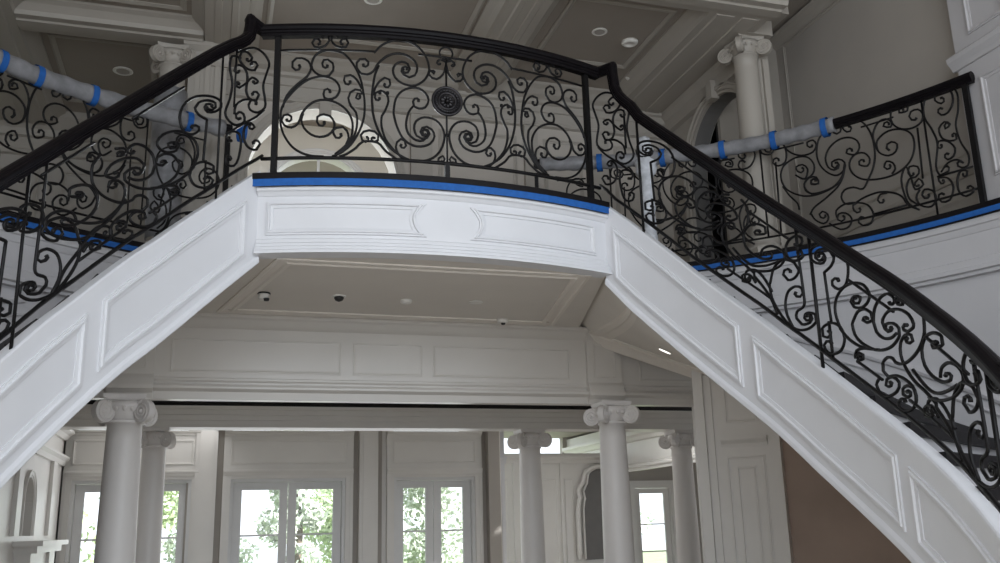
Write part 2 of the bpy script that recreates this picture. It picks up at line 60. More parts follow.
def emis(name, col, s):
    m = bpy.data.materials.new(name); m.use_nodes = True; nt = m.node_tree; nt.nodes.clear()
    e = nt.nodes.new('ShaderNodeEmission'); e.inputs[0].default_value = (*col, 1); e.inputs[1].default_value = s
    o = nt.nodes.new('ShaderNodeOutputMaterial'); nt.links.new(e.outputs[0], o.inputs[0]); return m
M['lamp'] = emis('lit_bulb', (1, .97, .9), 2.2)
g = bpy.data.materials.new('clear_glass'); g.use_nodes = True; nt = g.node_tree; nt.nodes.clear()
gl = nt.nodes.new('ShaderNodeBsdfGlossy'); gl.inputs['Roughness'].default_value = .02
tp = nt.nodes.new('ShaderNodeBsdfTransparent'); fr = nt.nodes.new('ShaderNodeFresnel'); fr.inputs[0].default_value = 1.45
mx = nt.nodes.new('ShaderNodeMixShader'); o = nt.nodes.new('ShaderNodeOutputMaterial')
nt.links.new(fr.outputs[0], mx.inputs[0]); nt.links.new(tp.outputs[0], mx.inputs[1]); nt.links.new(gl.outputs[0], mx.inputs[2]); nt.links.new(mx.outputs[0], o.inputs[0])
M['glass'] = g

# ------------------------------------------------------------------ mesh builder
class MB:
    def __init__(s): s.v = []; s.f = []; s.sm = []
    def add(s, vs, fs, smooth=False):
        n = len(s.v); s.v += [tuple(p) for p in vs]; s.f += [tuple(i+n for i in f) for f in fs]; s.sm += [smooth]*len(fs); return s
    def box(s, x0, y0, z0, x1, y1, z1):
        return s.add([(x, y, z) for z in (z0, z1) for y in (y0, y1) for x in (x0, x1)],
                     [(0, 2, 3, 1), (4, 5, 7, 6), (0, 1, 5, 4), (2, 6, 7, 3), (0, 4, 6, 2), (1, 3, 7, 5)])
    def grid(s, rows, closed_u=False, closed_v=False, smooth=False, cap=False):
        nu = len(rows); nv = len(rows[0]); vs = [p for r in rows for p in r]; fs = []
        for i in range(nu if closed_u else nu-1):
            for j in range(nv if closed_v else nv-1):
                a = i*nv+j; b = i*nv+(j+1) % nv; c = ((i+1) % nu)*nv+(j+1) % nv; d = ((i+1) % nu)*nv+j
                fs.append((a, b, c, d))
        s.add(vs, fs, smooth)
        if cap and closed_v and not closed_u:
            n = len(s.v)-len(vs)
            s.f += [tuple(n+j for j in range(nv))[::-1], tuple(n+(nu-1)*nv+j for j in range(nv))]; s.sm += [False, False]
        return s
    def tube(s, pts, r, n=6, closed=False, bulb=0):
        pts = [Vector(p) for p in pts]; N = len(pts)
        T = []
        for i in range(N):
            if closed: t = pts[(i+1) % N]-pts[i-1]
            else: t = pts[min(i+1, N-1)]-pts[max(i-1, 0)]
            if t.length < 1e-7: t = Vector((0, 0, 1))
            T.append(t.normalized())
        u = T[0].orthogonal().normalized(); rows = []
        for i in range(N):
            u = (u-T[i]*u.dot(T[i])); u = u.normalized() if u.length > 1e-6 else T[i].orthogonal().normalized()
            w = T[i].cross(u)
            rr = r(i/(N-1)) if callable(r) else r
            if bulb & 1 and i < 2: rr *= (1.3, 1.25)[i]
            if bulb & 2 and i >= N-2: rr *= (1.3, 1.25)[N-1-i]
            rows.append([pts[i]+(u*math.cos(2*math.pi*k/n)+w*math.sin(2*math.pi*k/n))*rr for k in range(n)])
        return s.grid(rows, closed_u=closed, closed_v=True, smooth=True, cap=True)
    def lathe(s, c, prof, n=32, axis='z', smooth=True):
        rows = []
        for r, h in prof:
            rows.append([])
            for k in range(n):
                a = 2*math.pi*k/n; x, y = r*math.cos(a), r*math.sin(a)
                if axis == 'z': p = (c[0]+x, c[1]+y, c[2]+h)
                elif axis == 'y': p = (c[0]+x, c[1]+h, c[2]+y)
                else: p = (c[0]+h, c[1]+x, c[2]+y)
                rows[-1].append(p)
        return s.grid(rows, closed_v=True, smooth=smooth, cap=True)
    def build(s, name, m, parent=None):
        me = bpy.data.meshes.new(name); me.from_pydata(s.v, [], s.f); me.update()
        me.polygons.foreach_set('use_smooth', s.sm)
        me.materials.append(m if not isinstance(m, str) else M[m])
        ob = bpy.data.objects.new(name, me); COL.objects.link(ob)
        bm_fix(me)
        if parent: ob.parent = parent
        return ob
import bmesh
def bm_fix(me):
    bm = bmesh.new(); bm.from_mesh(me); bmesh.ops.recalc_face_normals(bm, faces=bm.faces); bm.to_mesh(me); bm.free()
def empty(name, label, cat, group=None):
    o = bpy.data.objects.new(name, None); COL.objects.link(o); return tag(o, label, cat, group)
def tag(o, label, cat, group=None, kind=None):
    o['label'] = label; o['category'] = cat
    if group: o['group'] = group
    if kind: o['kind'] = kind
    return o
def struct(o, label=None):
    o['kind'] = 'structure'
    if label: o['label'] = label
    return o
def catmull(P, step):
    if len(P) < 3: return P
    out = []
    for i in range(len(P)-1):
        p0 = P[i-1] if i else tuple(2*a-b for a, b in zip(P[0], P[1])); p1, p2 = P[i], P[i+1]
        p3 = P[i+2] if i+2 < len(P) else tuple(2*a-b for a, b in zip(P[-1], P[-2]))
        n = max(1, min(6, int(math.dist(p1, p2)/step)))
        for k in range(n):
            t = k/n
            out.append(tuple(.5*((2*b)+(-a+c)*t+(2*a-5*b+4*c-d)*t*t+(-a+3*b-3*c+d)*t**3) for a, b, c, d in zip(p0, p1, p2, p3)))
    out.append(P[-1]); return out

# ------------------------------------------------------------------ plan curves
H = 4.57; SOF = 3.9; RC = (1.95, 5.4); RG = 5.75
def lin(T, s, d=.25):
    i = s/d; i0 = max(0, min(len(T)-2, int(math.floor(i)))); return T[i0]+(T[i0+1]-T[i0])*(i-i0)
QC = {1: (-.293, 5.787), -1: (3.806, 3.384)}; J = {1: (3.58, 8.1), -1: (.3, 8.07)}
TOP = {1: [4.62, 4.4, 4.17, 3.94, 3.71, 3.5, 3.3, 3.11, 2.91, 2.73, 2.55, 2.38, 2.22, 2.07, 1.92, 1.77, 1.61, 1.45, 1.29, 1.13, .97, .81, .65],
       -1: [4.66, 4.45, 4.23, 4.02, 3.8, 3.6, 3.38, 3.16, 2.95, 2.72, 2.5, 2.28, 2.06, 1.84, 1.62, 1.4, 1.18, .96, .74, .52]}
BOT = {1: [3.78, 3.51, 3.28, 3.06, 2.85, 2.65, 2.46, 2.28, 2.09, 1.90, 1.73, 1.57, 1.42, 1.27, 1.12, .97, .81, .65, .49, .33, .17, .05, 0],
       -1: [3.81, 3.59, 3.37, 3.15, 2.94, 2.75, 2.54, 2.32, 2.1, 1.88, 1.66, 1.44, 1.22, 1.0, .78, .56, .34, .15, 0, 0]}
SMAX = {1: 5.25, -1: 4.6}
def plan(sd, s):
    cx, cy = QC[sd]; r0 = math.hypot(J[sd][0]-cx, J[sd][1]-cy); th = math.atan2(J[sd][0]-cx, J[sd][1]-cy)+sd*s/r0
    x, y = cx+r0*math.sin(th), cy+r0*math.cos(th)
    return x, y, -math.sin(th), -math.cos(th)      # position, inward normal (to the foyer centre)
def zt(sd, s): return lin(TOP[sd], s)
def zb(sd, s): return lin(BOT[sd], s)
def ssurf(sd): 
    def f(s, z, off=0):
        x, y, nx, ny = plan(sd, s); return (x+nx*off, y+ny*off, z)
    return f
# bridge arc through three points
def circ3(a, b, c):
    ax, ay = a; bx, by = b; cx, cy = c
    d = 2*(ax*(by-cy)+bx*(cy-ay)+cx*(ay-by))
    ux = ((ax*ax+ay*ay)*(by-cy)+(bx*bx+by*by)*(cy-ay)+(cx*cx+cy*cy)*(ay-by))/d
    uy = ((ax*ax+ay*ay)*(cx-bx)+(bx*bx+by*by)*(ax-cx)+(cx*cx+cy*cy)*(bx-ax))/d
    return ux, uy, math.hypot(ax-ux, ay-uy)
BX, BY, BR = circ3((.3, 8.07), (1.95, 7.80), (3.58, 8.1))
def bsurf(s, z, off=0):
    a = s/BR; return (BX+(BR+off)*math.sin(a), BY-(BR+off)*math.cos(a), z)
S0, S1 = BR*math.asin((.3-BX)/BR), BR*math.asin((3.58-BX)/BR)
def gsurf(sd, R=RG):
    def f(s, z, off=0):
        th = s/RG*sd; return (RC[0]+(R-off)*math.sin(th), RC[1]+(R-off)*math.cos(th), z)
    return f
def psurf(o, u, n):           # flat wall: origin, direction along, inward normal
    def f(s, z, off=0): return (o[0]+u[0]*s+n[0]*off, o[1]+u[1]*s+n[1]*off, z)
    return f
def hsurf(z0):                # ceiling plane seen from below: (x, y, drop)
    def f(x, y, off=0): return (x, y, z0-off)
    return f

def frange(a, b, n): return [a+(b-a)*i/n for i in range(n+1)]
def band(mb, surf, ss, prof, closed=False):
    """sweep a closed (z, off) profile along s; prof may be a function of s"""
    rows = [[surf(s, z, o) for z, o in (prof(s) if callable(prof) else prof)] for s in ss]
    return mb.grid(rows, closed_v=True, cap=True)
def ring(mb, surf, poly, w=.05, h=.018, sub=.12, prof=None):
    """raised frame moulding round a polygon lying on surf"""
    P = []
    n = len(poly)
    for i in range(n):
        a, b = poly[i], poly[(i+1) % n]; k = max(1, int(math.dist(a, b)/sub))
        P += [(a[0]+(b[0]-a[0])*t/k, a[1]+(b[1]-a[1])*t/k) for t in range(k)]
    A = sum(P[i-1][0]*P[i][1]-P[i][0]*P[i-1][1] for i in range(len(P)))
    if A < 0: P.reverse()
    N = len(P)
    def inset(d):
        out = []
        for i in range(N):
            p, q, r = P[i-1], P[i], P[(i+1) % N]
            e1 = Vector((q[0]-p[0], q[1]-p[1])).normalized(); e2 = Vector((r[0]-q[0], r[1]-q[1])).normalized()
            n1 = Vector((-e1.y, e1.x)); n2 = Vector((-e2.y, e2.x)); m = n1+n2
            k = d/max(.35, m.dot(n1)) if m.length > 1e-6 else d
            out.append((q[0]+m.x*k, q[1]+m.y*k))
        return out
    prof = prof or [(0, -.002), (0, h*.55), (.22, h*.6), (.3, h), (.5, h), (.62, h*.45), (1, h*.3), (1, -.002)]
    rows = [[surf(p[0], p[1], o) for p in inset(t*w)] for t, o in prof]
    return mb.grid(rows, closed_v=True)

# ------------------------------------------------------------------ staircases
def step_levels(sd):
    out = []
    for k in range(-9, 12):
        z = 2.36+.215*k
        if z > H-.03 or z < .2: continue
        a, b = -.2, SMAX[sd]
        for _ in range(40):
            m = (a+b)/2
            if zt(sd, m) > z: a = m
            else: b = m
        out.append((z, a))
    out.append((.145, min(SMAX[sd]-.02, out[0][1]+.3)))
    return sorted(out)
OUTA = [23.7, 27.2, 30.5, 33.6, 35.7, 37.9, 39.9, 41.9, 43.9, 45.8, 47.7, 49.5, 51.4]
def outer(sd, s, R):
    x, y, _, _ = plan(sd, s); a = math.atan2(x-RC[0], y-RC[1])
    if s < 1.2: a = sd*math.radians(lin(OUTA, max(0, s), .1))
    else: a -= sd*math.radians(1.3)
    return RC[0]+R*math.sin(a), RC[1]+R*math.cos(a)
def sofz(sd, s): return zb(sd, s)+.03+.09*max(0, 1-s/.3)
PANELS = {1: [(.085, 1.478), (1.625, 3.13), (3.26, 4.9)], -1: [(.12, 1.495), (1.635, 3.1), (3.25, 4.2)]}
def staircase(sd):
    side = 'right' if sd > 0 else 'left'
    lab = ('white curved staircase descending to the right, tan wall behind its lower flight' if sd > 0 else
           'white curved staircase descending to the left past the tall lower column')
    t = empty('curved_staircase', lab, 'staircase', 'pair of curved staircases')
    f = ssurf(sd); ss = frange(-.02, SMAX[sd], 60)
    def pr(s):
        T, B = zt(sd, s), zb(sd, s)
        return [(T, -.10), (T, -.012), (T-.008, -.003), (T-.02, 0), (B+.075, 0), (B+.06, .012), (B+.045, .02), (B+.01, .024), (B, .018), (B, -.10)]
    band(MB(), f, ss, pr).build('stringer', 'stringer', t)
    for a, b in PANELS[sd]:
        n = 12; poly = [(a+(b-a)*i/n, zt(sd, a+(b-a)*i/n)-.175) for i in range(n+1)]+[(b-(b-a)*i/n, zb(sd, b-(b-a)*i/n)+.155) for i in range(n+1)]
        ring(MB(), f, poly, .066, .026).build('panel_molding', 'stringer', t)
    # skirt to the floor under the last steps is the stringer itself; treads and risers
    lv = step_levels(sd)
    for i, (z, s) in enumerate(lv):
        su = lv[i+1][1] if i+1 < len(lv) else max(.0, s-.3)
        su = max(su-.03, -.02)
        up_ = 0 if s > 2.2 else .04
        def at(q, R, z, off=-.102):
            z -= up_
            x, y = f(q, 0, off)[:2]
            if R:                       # nosings lean back from the radial towards the upper hall
                _, _, nx, ny = plan(sd, q); a = math.atan2(-ny, -nx)+sd*math.radians(42 if sd > 0 else 34); dx, dy = math.cos(a), math.sin(a)
                ex, ey = x-RC[0], y-RC[1]; bq = ex*dx+ey*dy; t_ = -bq+math.sqrt(max(0, bq*bq-(ex*ex+ey*ey-R*R))); x += dx*t_; y += dy*t_
            return (x, y, z)
        a = [at(s+.03, 0, z+.03), at(s+.03, 5.79, z+.03), at(su, 5.79, z+.03), at(su, 0, z+.03)]
        b = [(p[0], p[1], z-.05) for p in a]
        MB().add(a+b, [(0, 1, 2, 3), (7, 6, 5, 4), (0, 4, 5, 1), (1, 5, 6, 2), (2, 6, 7, 3), (3, 7, 4, 0)]).build('tread', 'tread', t)
        a = [at(s-.02, 0, z-.02), at(s-.02, 5.79, z-.02), at(s-.02, 5.79, z-.215), at(s-.02, 0, z-.215)]
        b = [at(s-.045, 0, z-.02), at(s-.045, 5.79, z-.02), at(s-.045, 5.79, z-.215), at(s-.045, 0, z-.215)]
        MB().add(a+b, [(0, 1, 2, 3), (7, 6, 5, 4), (0, 4, 5, 1), (1, 5, 6, 2), (2, 6, 7, 3), (3, 7, 4, 0)]).build('riser', 'fascia_wall', t)
    # plaster soffit under the flight, ruled from stringer to the round wall
    mb = MB(); rows = []
    def zo(s): return zb(sd, s)+.03
    for s in frange(-.08, SMAX[sd]-.3, 42):
        x, y = f(s, 0, -.05)[:2]; X, Y = outer(sd, s, 5.8); r = []
        for k in range(9): r.append((x+(X-x)*k/8, y+(Y-y)*k/8, sofz(sd, s)))
        rows.append(r)
    mb.grid(rows, smooth=True)
    so = mb.build('soffit', 'soffit', t)
    # tray moulding on the soffit
    def sof(s, k, off=0):
        x, y = f(s, 0, -.05)[:2]; X, Y = outer(sd, s, 5.8)
        return (x+(X-x)*k, y+(Y-y)*k, sofz(sd, s)-off)
    def q(poly, w): 
        mb = MB(); prof = [(0, -.002), (0, .03), (.35, .035), (.5, .018), (1, .012), (1, -.002)]
        P = []
        for i in range(4):
            a, b = poly[i], poly[(i+1) % 4]
            P += [(a[0]+(b[0]-a[0])*t/14, a[1]+(b[1]-a[1])*t/14) for t in range(14)]
        cs, ck = sum(p[0] for p in poly)/4, sum(p[1] for p in poly)/4
        hs, hk = abs(poly[0][0]-cs), abs(poly[0][1]-ck)
        rows = [[sof(cs+(p[0]-cs)*(1-t*w/hs), ck+(p[1]-ck)*(1-t*w/(hk*2.4)), o) for p in P] for t, o in prof]
        return mb.grid(rows, closed_v=True)
    q([(.19, .06), (2.2, .06), (2.2, .93), (.035, .93)], .07).build('soffit_molding', 'soffit_trim', t)
    # crown where the soffit meets the round wall
    mb = MB(); rows = []
    for s in frange(-.0, SMAX[sd]-.3, 40):
        x, y = f(s, 0, -.05)[:2]; X, Y = outer(sd, s, 5.8); z = sofz(sd, s)
        d = Vector((x-X, y-Y)).normalized()
        rows.append([(X+d.x*o, Y+d.y*o, z-dz) for o, dz in ((0, 0), (.16, 0), (.15, .025), (.08, .06), (.03, .10), (0, .11))])
    mb.grid(rows, closed_v=True).build('crown_molding', 'soffit_trim', t)
    return t
stairR = staircase(1); stairL = staircase(-1)

# ------------------------------------------------------------------ bridge landing
br = empty('bridge_landing', 'white bowed bridge joining the two staircases', 'landing')
ss = frange(S0, S1, 36)
band(MB(), bsurf, ss, [(4.50, -.1), (4.50, .035), (4.485, .05), (4.465, .05), (4.455, .03), (4.43, .012), (4.42, 0), (4.04, 0), (4.03, .012), (4.0, .015),
     (3.99, .03), (3.965, .032), (3.955, .05), (3.93, .052), (3.92, .065), (3.895, .065), (3.89, -.1)]).build('fascia', 'stringer', br)
def arcend(sgn, s, z0, z1, dep):    # bracket shaped inner end of the two bridge panels
    return [(s+sgn*dep*math.sin(math.pi*t/8)**.8, z0+(z1-z0)*t/8) for t in range(9)]
ring(MB(), bsurf, [(-1.545, 4.375), (-1.545, 4.07)]+[(-.16, 4.07)]+[(-.16-.09*math.sin(math.pi*t/10), 4.07+.305*t/10) for t in range(1, 10)]+[(-.16, 4.375)], .06, .032).build('panel_molding', 'stringer', br)
ring(MB(), bsurf, [(1.575, 4.375), (1.575, 4.07), (.24, 4.07)]+[(.24+.09*math.sin(math.pi*t/10), 4.07+.305*t/10) for t in range(1, 10)]+[(.24, 4.375)], .06, .032).build('panel_molding', 'stringer', br)
mb = MB()
deck = [bsurf(s, 0, -.02)[:2] for s in ss]+[(4.35, 10.62), (-.45, 10.62)]
n = len(deck)
mb.add([(x, y, 4.50) for x, y in deck]+[(x, y, 4.565) for x, y in deck], [tuple(range(n)), tuple(range(n, 2*n))]+[(i, (i+1) % n, n+(i+1) % n, n+i) for i in range(n)])
mb.build('deck', 'floor', br)
band(MB(), bsurf, frange(S0-.04, S1+.02, 30), [(4.572, -.14), (4.572, .06), (4.625, .06), (4.635, .04), (4.635, -.14)]).build('edge_board', 'tread', br)
mb = MB()
sofp = [bsurf(s, 0, -.03)[:2] for s in ss]+[outer(1, 0, 5.8), (4.6, 10.62), (-.75, 10.62), outer(-1, 0, 5.8)]
n = len(sofp)
mb.add([(x, y, 3.9) for x, y in sofp]+[(x, y, 3.96) for x, y in sofp], [tuple(range(n)), tuple(range(n, 2*n))]+[(i, (i+1) % n, n+(i+1) % n, n+i) for i in range(n)])
mb.build('soffit', 'soffit', br)
TRAYP = [(0, -.002), (0, .012), (.2, .015), (.3, .006), (.65, .005), (.75, .018), (1, .014), (1, -.002)]
ring(MB(), hsurf(3.9), [(.48, 8.12), (3.42, 8.12), (3.86, 10.40), (.0, 10.36)], .17, prof=TRAYP).build('tray_molding', 'soffit_trim', br)
# blue masking tape under the edge
tag(band(MB(), bsurf, frange(S0-.035, S1+.03, 40), [(4.505, .052), (4.571, .052), (4.571, .056), (4.505, .056)]).build('masking_tape', 'tape'),
    'long blue masking tape strip along the top of the bridge fascia', 'tape')

# ------------------------------------------------------------------ railings
def scrolls(par, surf, z0f, data, r, ds=0, mir=1, smin=-9, smax=99, off=-.035, names='scroll', kk=1.):
    for fl, P in data:
        if mir < 0: P = [(-a, b) for a, b in P]
        P = [(a*kk+ds, b) for a, b in P]
        if min(p[0] for p in P) < smin or max(p[0] for p in P) > smax: continue
        Q = catmull(P, .03)
        pts = [surf(a, z0f(a)+b, off) for a, b in Q]
        MB().tube(pts, r, 6, bulb=fl).build(names, 'iron', par)
def bar(par, surf, z0f, P, r, name='baluster', off=-.035, n=4, m='iron'):
    pts = [surf(a, z0f(a)+b, off) for a, b in P]
    return MB().tube(pts, r, n).build(name, m, par)
def sqbar(par, surf, z0f, s, v0, v1, w, name='post', off=-.035, lean=0):
    mb = MB(); rows = []
    for v in (v0, v1):
        c = Vector(surf(s, z0f(s)+v, off)); e = Vector(surf(s+.01, z0f(s)+v, off)); u = (e-c); u.z = 0; u.normalize(); k = Vector((-u.y, u.x, 0))
        rows.append([c+u*w*a+k*w*b for a, b in ((-.5, -.5), (.5, -.5), (.5, .5), (-.5, .5))])
    mb.grid(rows, closed_v=True, cap=True); return mb.build(name, 'iron', par)
def loop(fl_pts, n=20): return fl_pts
HR = [(0, .0), (0, .030), (.022, .032), (.030, .042), (.044, .044), (.050, .056), (.075, .060), (.090, .056), (.094, .046), (.108, .038), (.118, .018), (.12, 0), (.118, -.018), (.108, -.038), (.094, -.046), (.090, -.056), (.075, -.060), (.050, -.056), (.044, -.044), (.030, -.042), (.022, -.032), (0, -.030)]
def handrail(par, surf, path, off=-.035, name='handrail', sc=1., m='rail'):
    """path: (s, z_top)"""
    pts = [Vector(surf(s, z, off)) for s, z in path]; rows = []
    pu = Vector((0, 0, 1))
    for i, p in enumerate(pts):
        t = (pts[min(i+1, len(pts)-1)]-pts[max(i-1, 0)]).normalized()
        hz = Vector((t.x, t.y, 0))
        if hz.length < .35: hz = Vector(surf(path[i][0]+.01, 0, off))-Vector(surf(path[i][0]-.01, 0, off)); hz.z = 0
        side = Vector((-hz.y, hz.x, 0)).normalized(); up = t.cross(side).normalized(); up = up if up.dot(pu) > 0 else -up; pu = up
        rows.append([p+side*o*sc+up*(z-.12)*sc for z, o in HR])
    return MB().grid(rows, closed_v=True, smooth=False, cap=True).build(name, m, par)
Z0 = lambda s: H+.018
# --- bridge railing
rb = empty('bridge_railing', 'black wrought iron scroll railing with round medallion on the bowed bridge', 'railing')
handrail(rb, bsurf, [(s, 6.105) for s in frange(S0-.03, S1+.03, 30)], -.03, sc=1.08)
for s in (-1.51, 1.585): sqbar(rb, bsurf, Z0, s, .03, 1.42, .05)
for s in (.043,): sqbar(rb, bsurf, Z0, s, .05, .20, .045, 'foot_block')
bar(rb, bsurf, Z0, [(s, .205) for s in frange(S0, S1, 30)], .018, 'bottom_rail', n=4)
bar(rb, bsurf, Z0, [(s, 1.26) for s in frange(-1.5, -.62, 8)], .011, 'top_bar')
bar(rb, bsurf, Z0, [(s, 1.26) for s in frange(.70, 1.58, 8)], .011, 'top_bar')
bar(rb, bsurf, Z0, [(s, 1.265) for s in frange(-.22, .30, 6)], .011, 'top_bar')
scrolls(rb, bsurf, Z0, TR['bridge'], .0115)
scrolls(rb, bsurf, Z0, TR['bridge'], .0115, ds=.088, mir=-1)
MB().tube([bsurf(.046+.063*math.cos(a), H+1.325+.063*math.sin(a), -.035) for a in frange(0, 2*math.pi, 24)[:-1]], .009, 6, closed=True).build('ring', 'iron', rb)
bar(rb, bsurf, Z0, [(.044, .2), (.044, 1.26)], .011, 'center_bar')
# medallion
c = Vector(bsurf(.045, H+.826, -.02)); th = .045/BR
def mdl(mb, prof, rot=0, cx=0, cz=0, n=28):
    rows = []
    for r, h in prof:
        rows.append([(c.x+cx+r*math.cos(2*math.pi*k/n), c.y-h, c.z+cz+r*math.sin(2*math.pi*k/n)) for k in range(n)])
    return mb.grid(rows, closed_v=True, smooth=True, cap=True)
md = mdl(MB(), [(.138, -.01), (.147, .0), (.15, .012), (.145, .024), (.134, .028), (.124, .020), (.118, .008), (.092, .008), (.088, .022), (.078, .026), (.07, .018), (.066, .008), (.03, .008), (.03, -.01)]).build('medallion', 'medallion', rb)
for k in range(9):
    a = 2*math.pi*k/9; mb = MB(); rows = []
    for t in range(7):
        rr = .022+.042*t/6; w = .013*math.sin(math.pi*(t+.6)/7); 
        rows.append([(c.x+rr*math.cos(a)+w*q*-math.sin(a), c.y-.010-.012*(1-q*q), c.z+rr*math.sin(a)+w*q*math.cos(a)) for q in (-1, 0, 1)])
    mb.grid(rows, smooth=True).build('petal', 'medallion', md)
mdl(MB(), [(.018, .006), (.018, .02), (.012, .03), (.003, .034)]).build('boss', 'medallion', md)
mb = MB()
for k in range(26):
    a = 2*math.pi*k/26; mb.lathe((c.x+.106*math.cos(a), c.y-.01, c.z+.106*math.sin(a)), [(.009, 0.01), (.008, -.006), (.003, -.012)], 8, 'y')
mb.build('beading', 'medallion', md)
def collar(par, p, r=.02, h=.04):
    MB().lathe((p[0], p[1], p[2]-h/2), [(r*.7, 0), (r, .005), (r, h-.005), (r*.7, h)], 10).build('collar', 'iron', par)
for a, b in ((-.575, .87), (-.505, .87), (.088+.575, .87), (.088+.505, .87), (.045, .50)):
    collar(rb, bsurf(a, H+b, -.035), .016, .03)

# --- stair railings
RAILT = {1: [5.78, 5.62, 5.40, 5.16, 4.92, 4.69, 4.46, 4.24, 4.03, 3.83, 3.64, 3.45, 3.27, 3.10, 2.93, 2.76, 2.60, 2.44, 2.28, 2.12, 1.96, 1.8],
         -1: [6.05, 5.90, 5.69, 5.45, 5.21, 4.97, 4.73, 4.50, 4.27, 4.04, 3.82, 3.6, 3.38, 3.16, 2.94, 2.72, 2.5, 2.28, 2.06, 1.84]}
def stair_rail(sd):
    side = 'right' if sd > 0 else 'left'
    lab = ('black scrolled iron railing with black handrail following the right curved staircase' if sd > 0
           else 'black scrolled iron railing with black handrail following the left curved staircase')
    t = empty('stair_railing', lab, 'railing', 'pair of curved stair railings')
    f = ssurf(sd); z0 = lambda s: zt(sd, s)+.018
    e = SMAX[sd]-.1
    if sd > 0: path = [(-.05, 6.105), (.06, 6.10), (.185, 6.095), (.205, 6.085), (.215, 6.06), (.22, 5.95), (.235, 5.82), (.27, 5.74), (.33, 5.66), (.41, 5.575)]+[(s, lin(RAILT[1], s)+.03) for s in frange(.5, e, 50)]
    else: path = [(-.05, 6.11), (.03, 6.12), (.15, 6.15), (.165, 6.14), (.175, 6.11), (.18, 6.03), (.195, 5.95), (.225, 5.91), (.28, 5.86), (.36, 5.80)]+[(s, lin(RAILT[-1], s)-.01) for s in frange(.45, e, 50)]
    handrail(t, f, path, -.04, sc=.88 if sd > 0 else .92)
    rt = lambda s: lin(RAILT[sd], s)-.12-zt(sd, s)
    bar(t, f, z0, [(-.06, .2+H-zt(sd, 0)), (.02, .2+H-zt(sd, 0))]+[(s, .115) for s in frange(.12, e, 60)], .0155, 'bottom_rail', n=4)
    r = .0115 if sd > 0 else .012
    per = 1.93 if sd > 0 else 1.80; base = 0 if sd > 0 else -.135
    for k in (-1, 0, 1):
        ds = base+per*k
        scrolls(t, f, z0, TR['stair'], r, ds=ds, smin=(.30 if k < 0 else -9), smax=e)
        # straight bars of the picket group
        for a in (2.355,):
            s = a+ds
            if .1 < s < e: bar(t, f, z0, [(s, -.08), (s, rt(s))], .0135)
        s = 2.21+ds
        if .2 < s < e: bar(t, f, z0, [(s, .74), (s, rt(s))], .012)
        s = 2.48+ds
        if .2 < s < e: bar(t, f, z0, [(s, .115), (s, .39)], .012)
        # top bars and second lower bars
        for a, b in ((2.75, 3.25), (3.60, 4.05)):
            if .36 < a+ds and b+ds < e: bar(t, f, z0, [(q, rt(q)-.13) for q in frange(a+ds, b+ds, 6)], .011, 'top_bar')
        for a, b in ((1.45, 1.86), (2.75, 3.02), (3.30, 3.66)):
            if .42 < a+ds and b+ds < e: bar(t, f, z0, [(q, .236) for q in frange(a+ds, b+ds, 5)], .011, 'lower_bar')
    scrolls(t, f, z0, TR['lyre'], r)
    return t
railR = stair_rail(1); railL = stair_rail(-1)

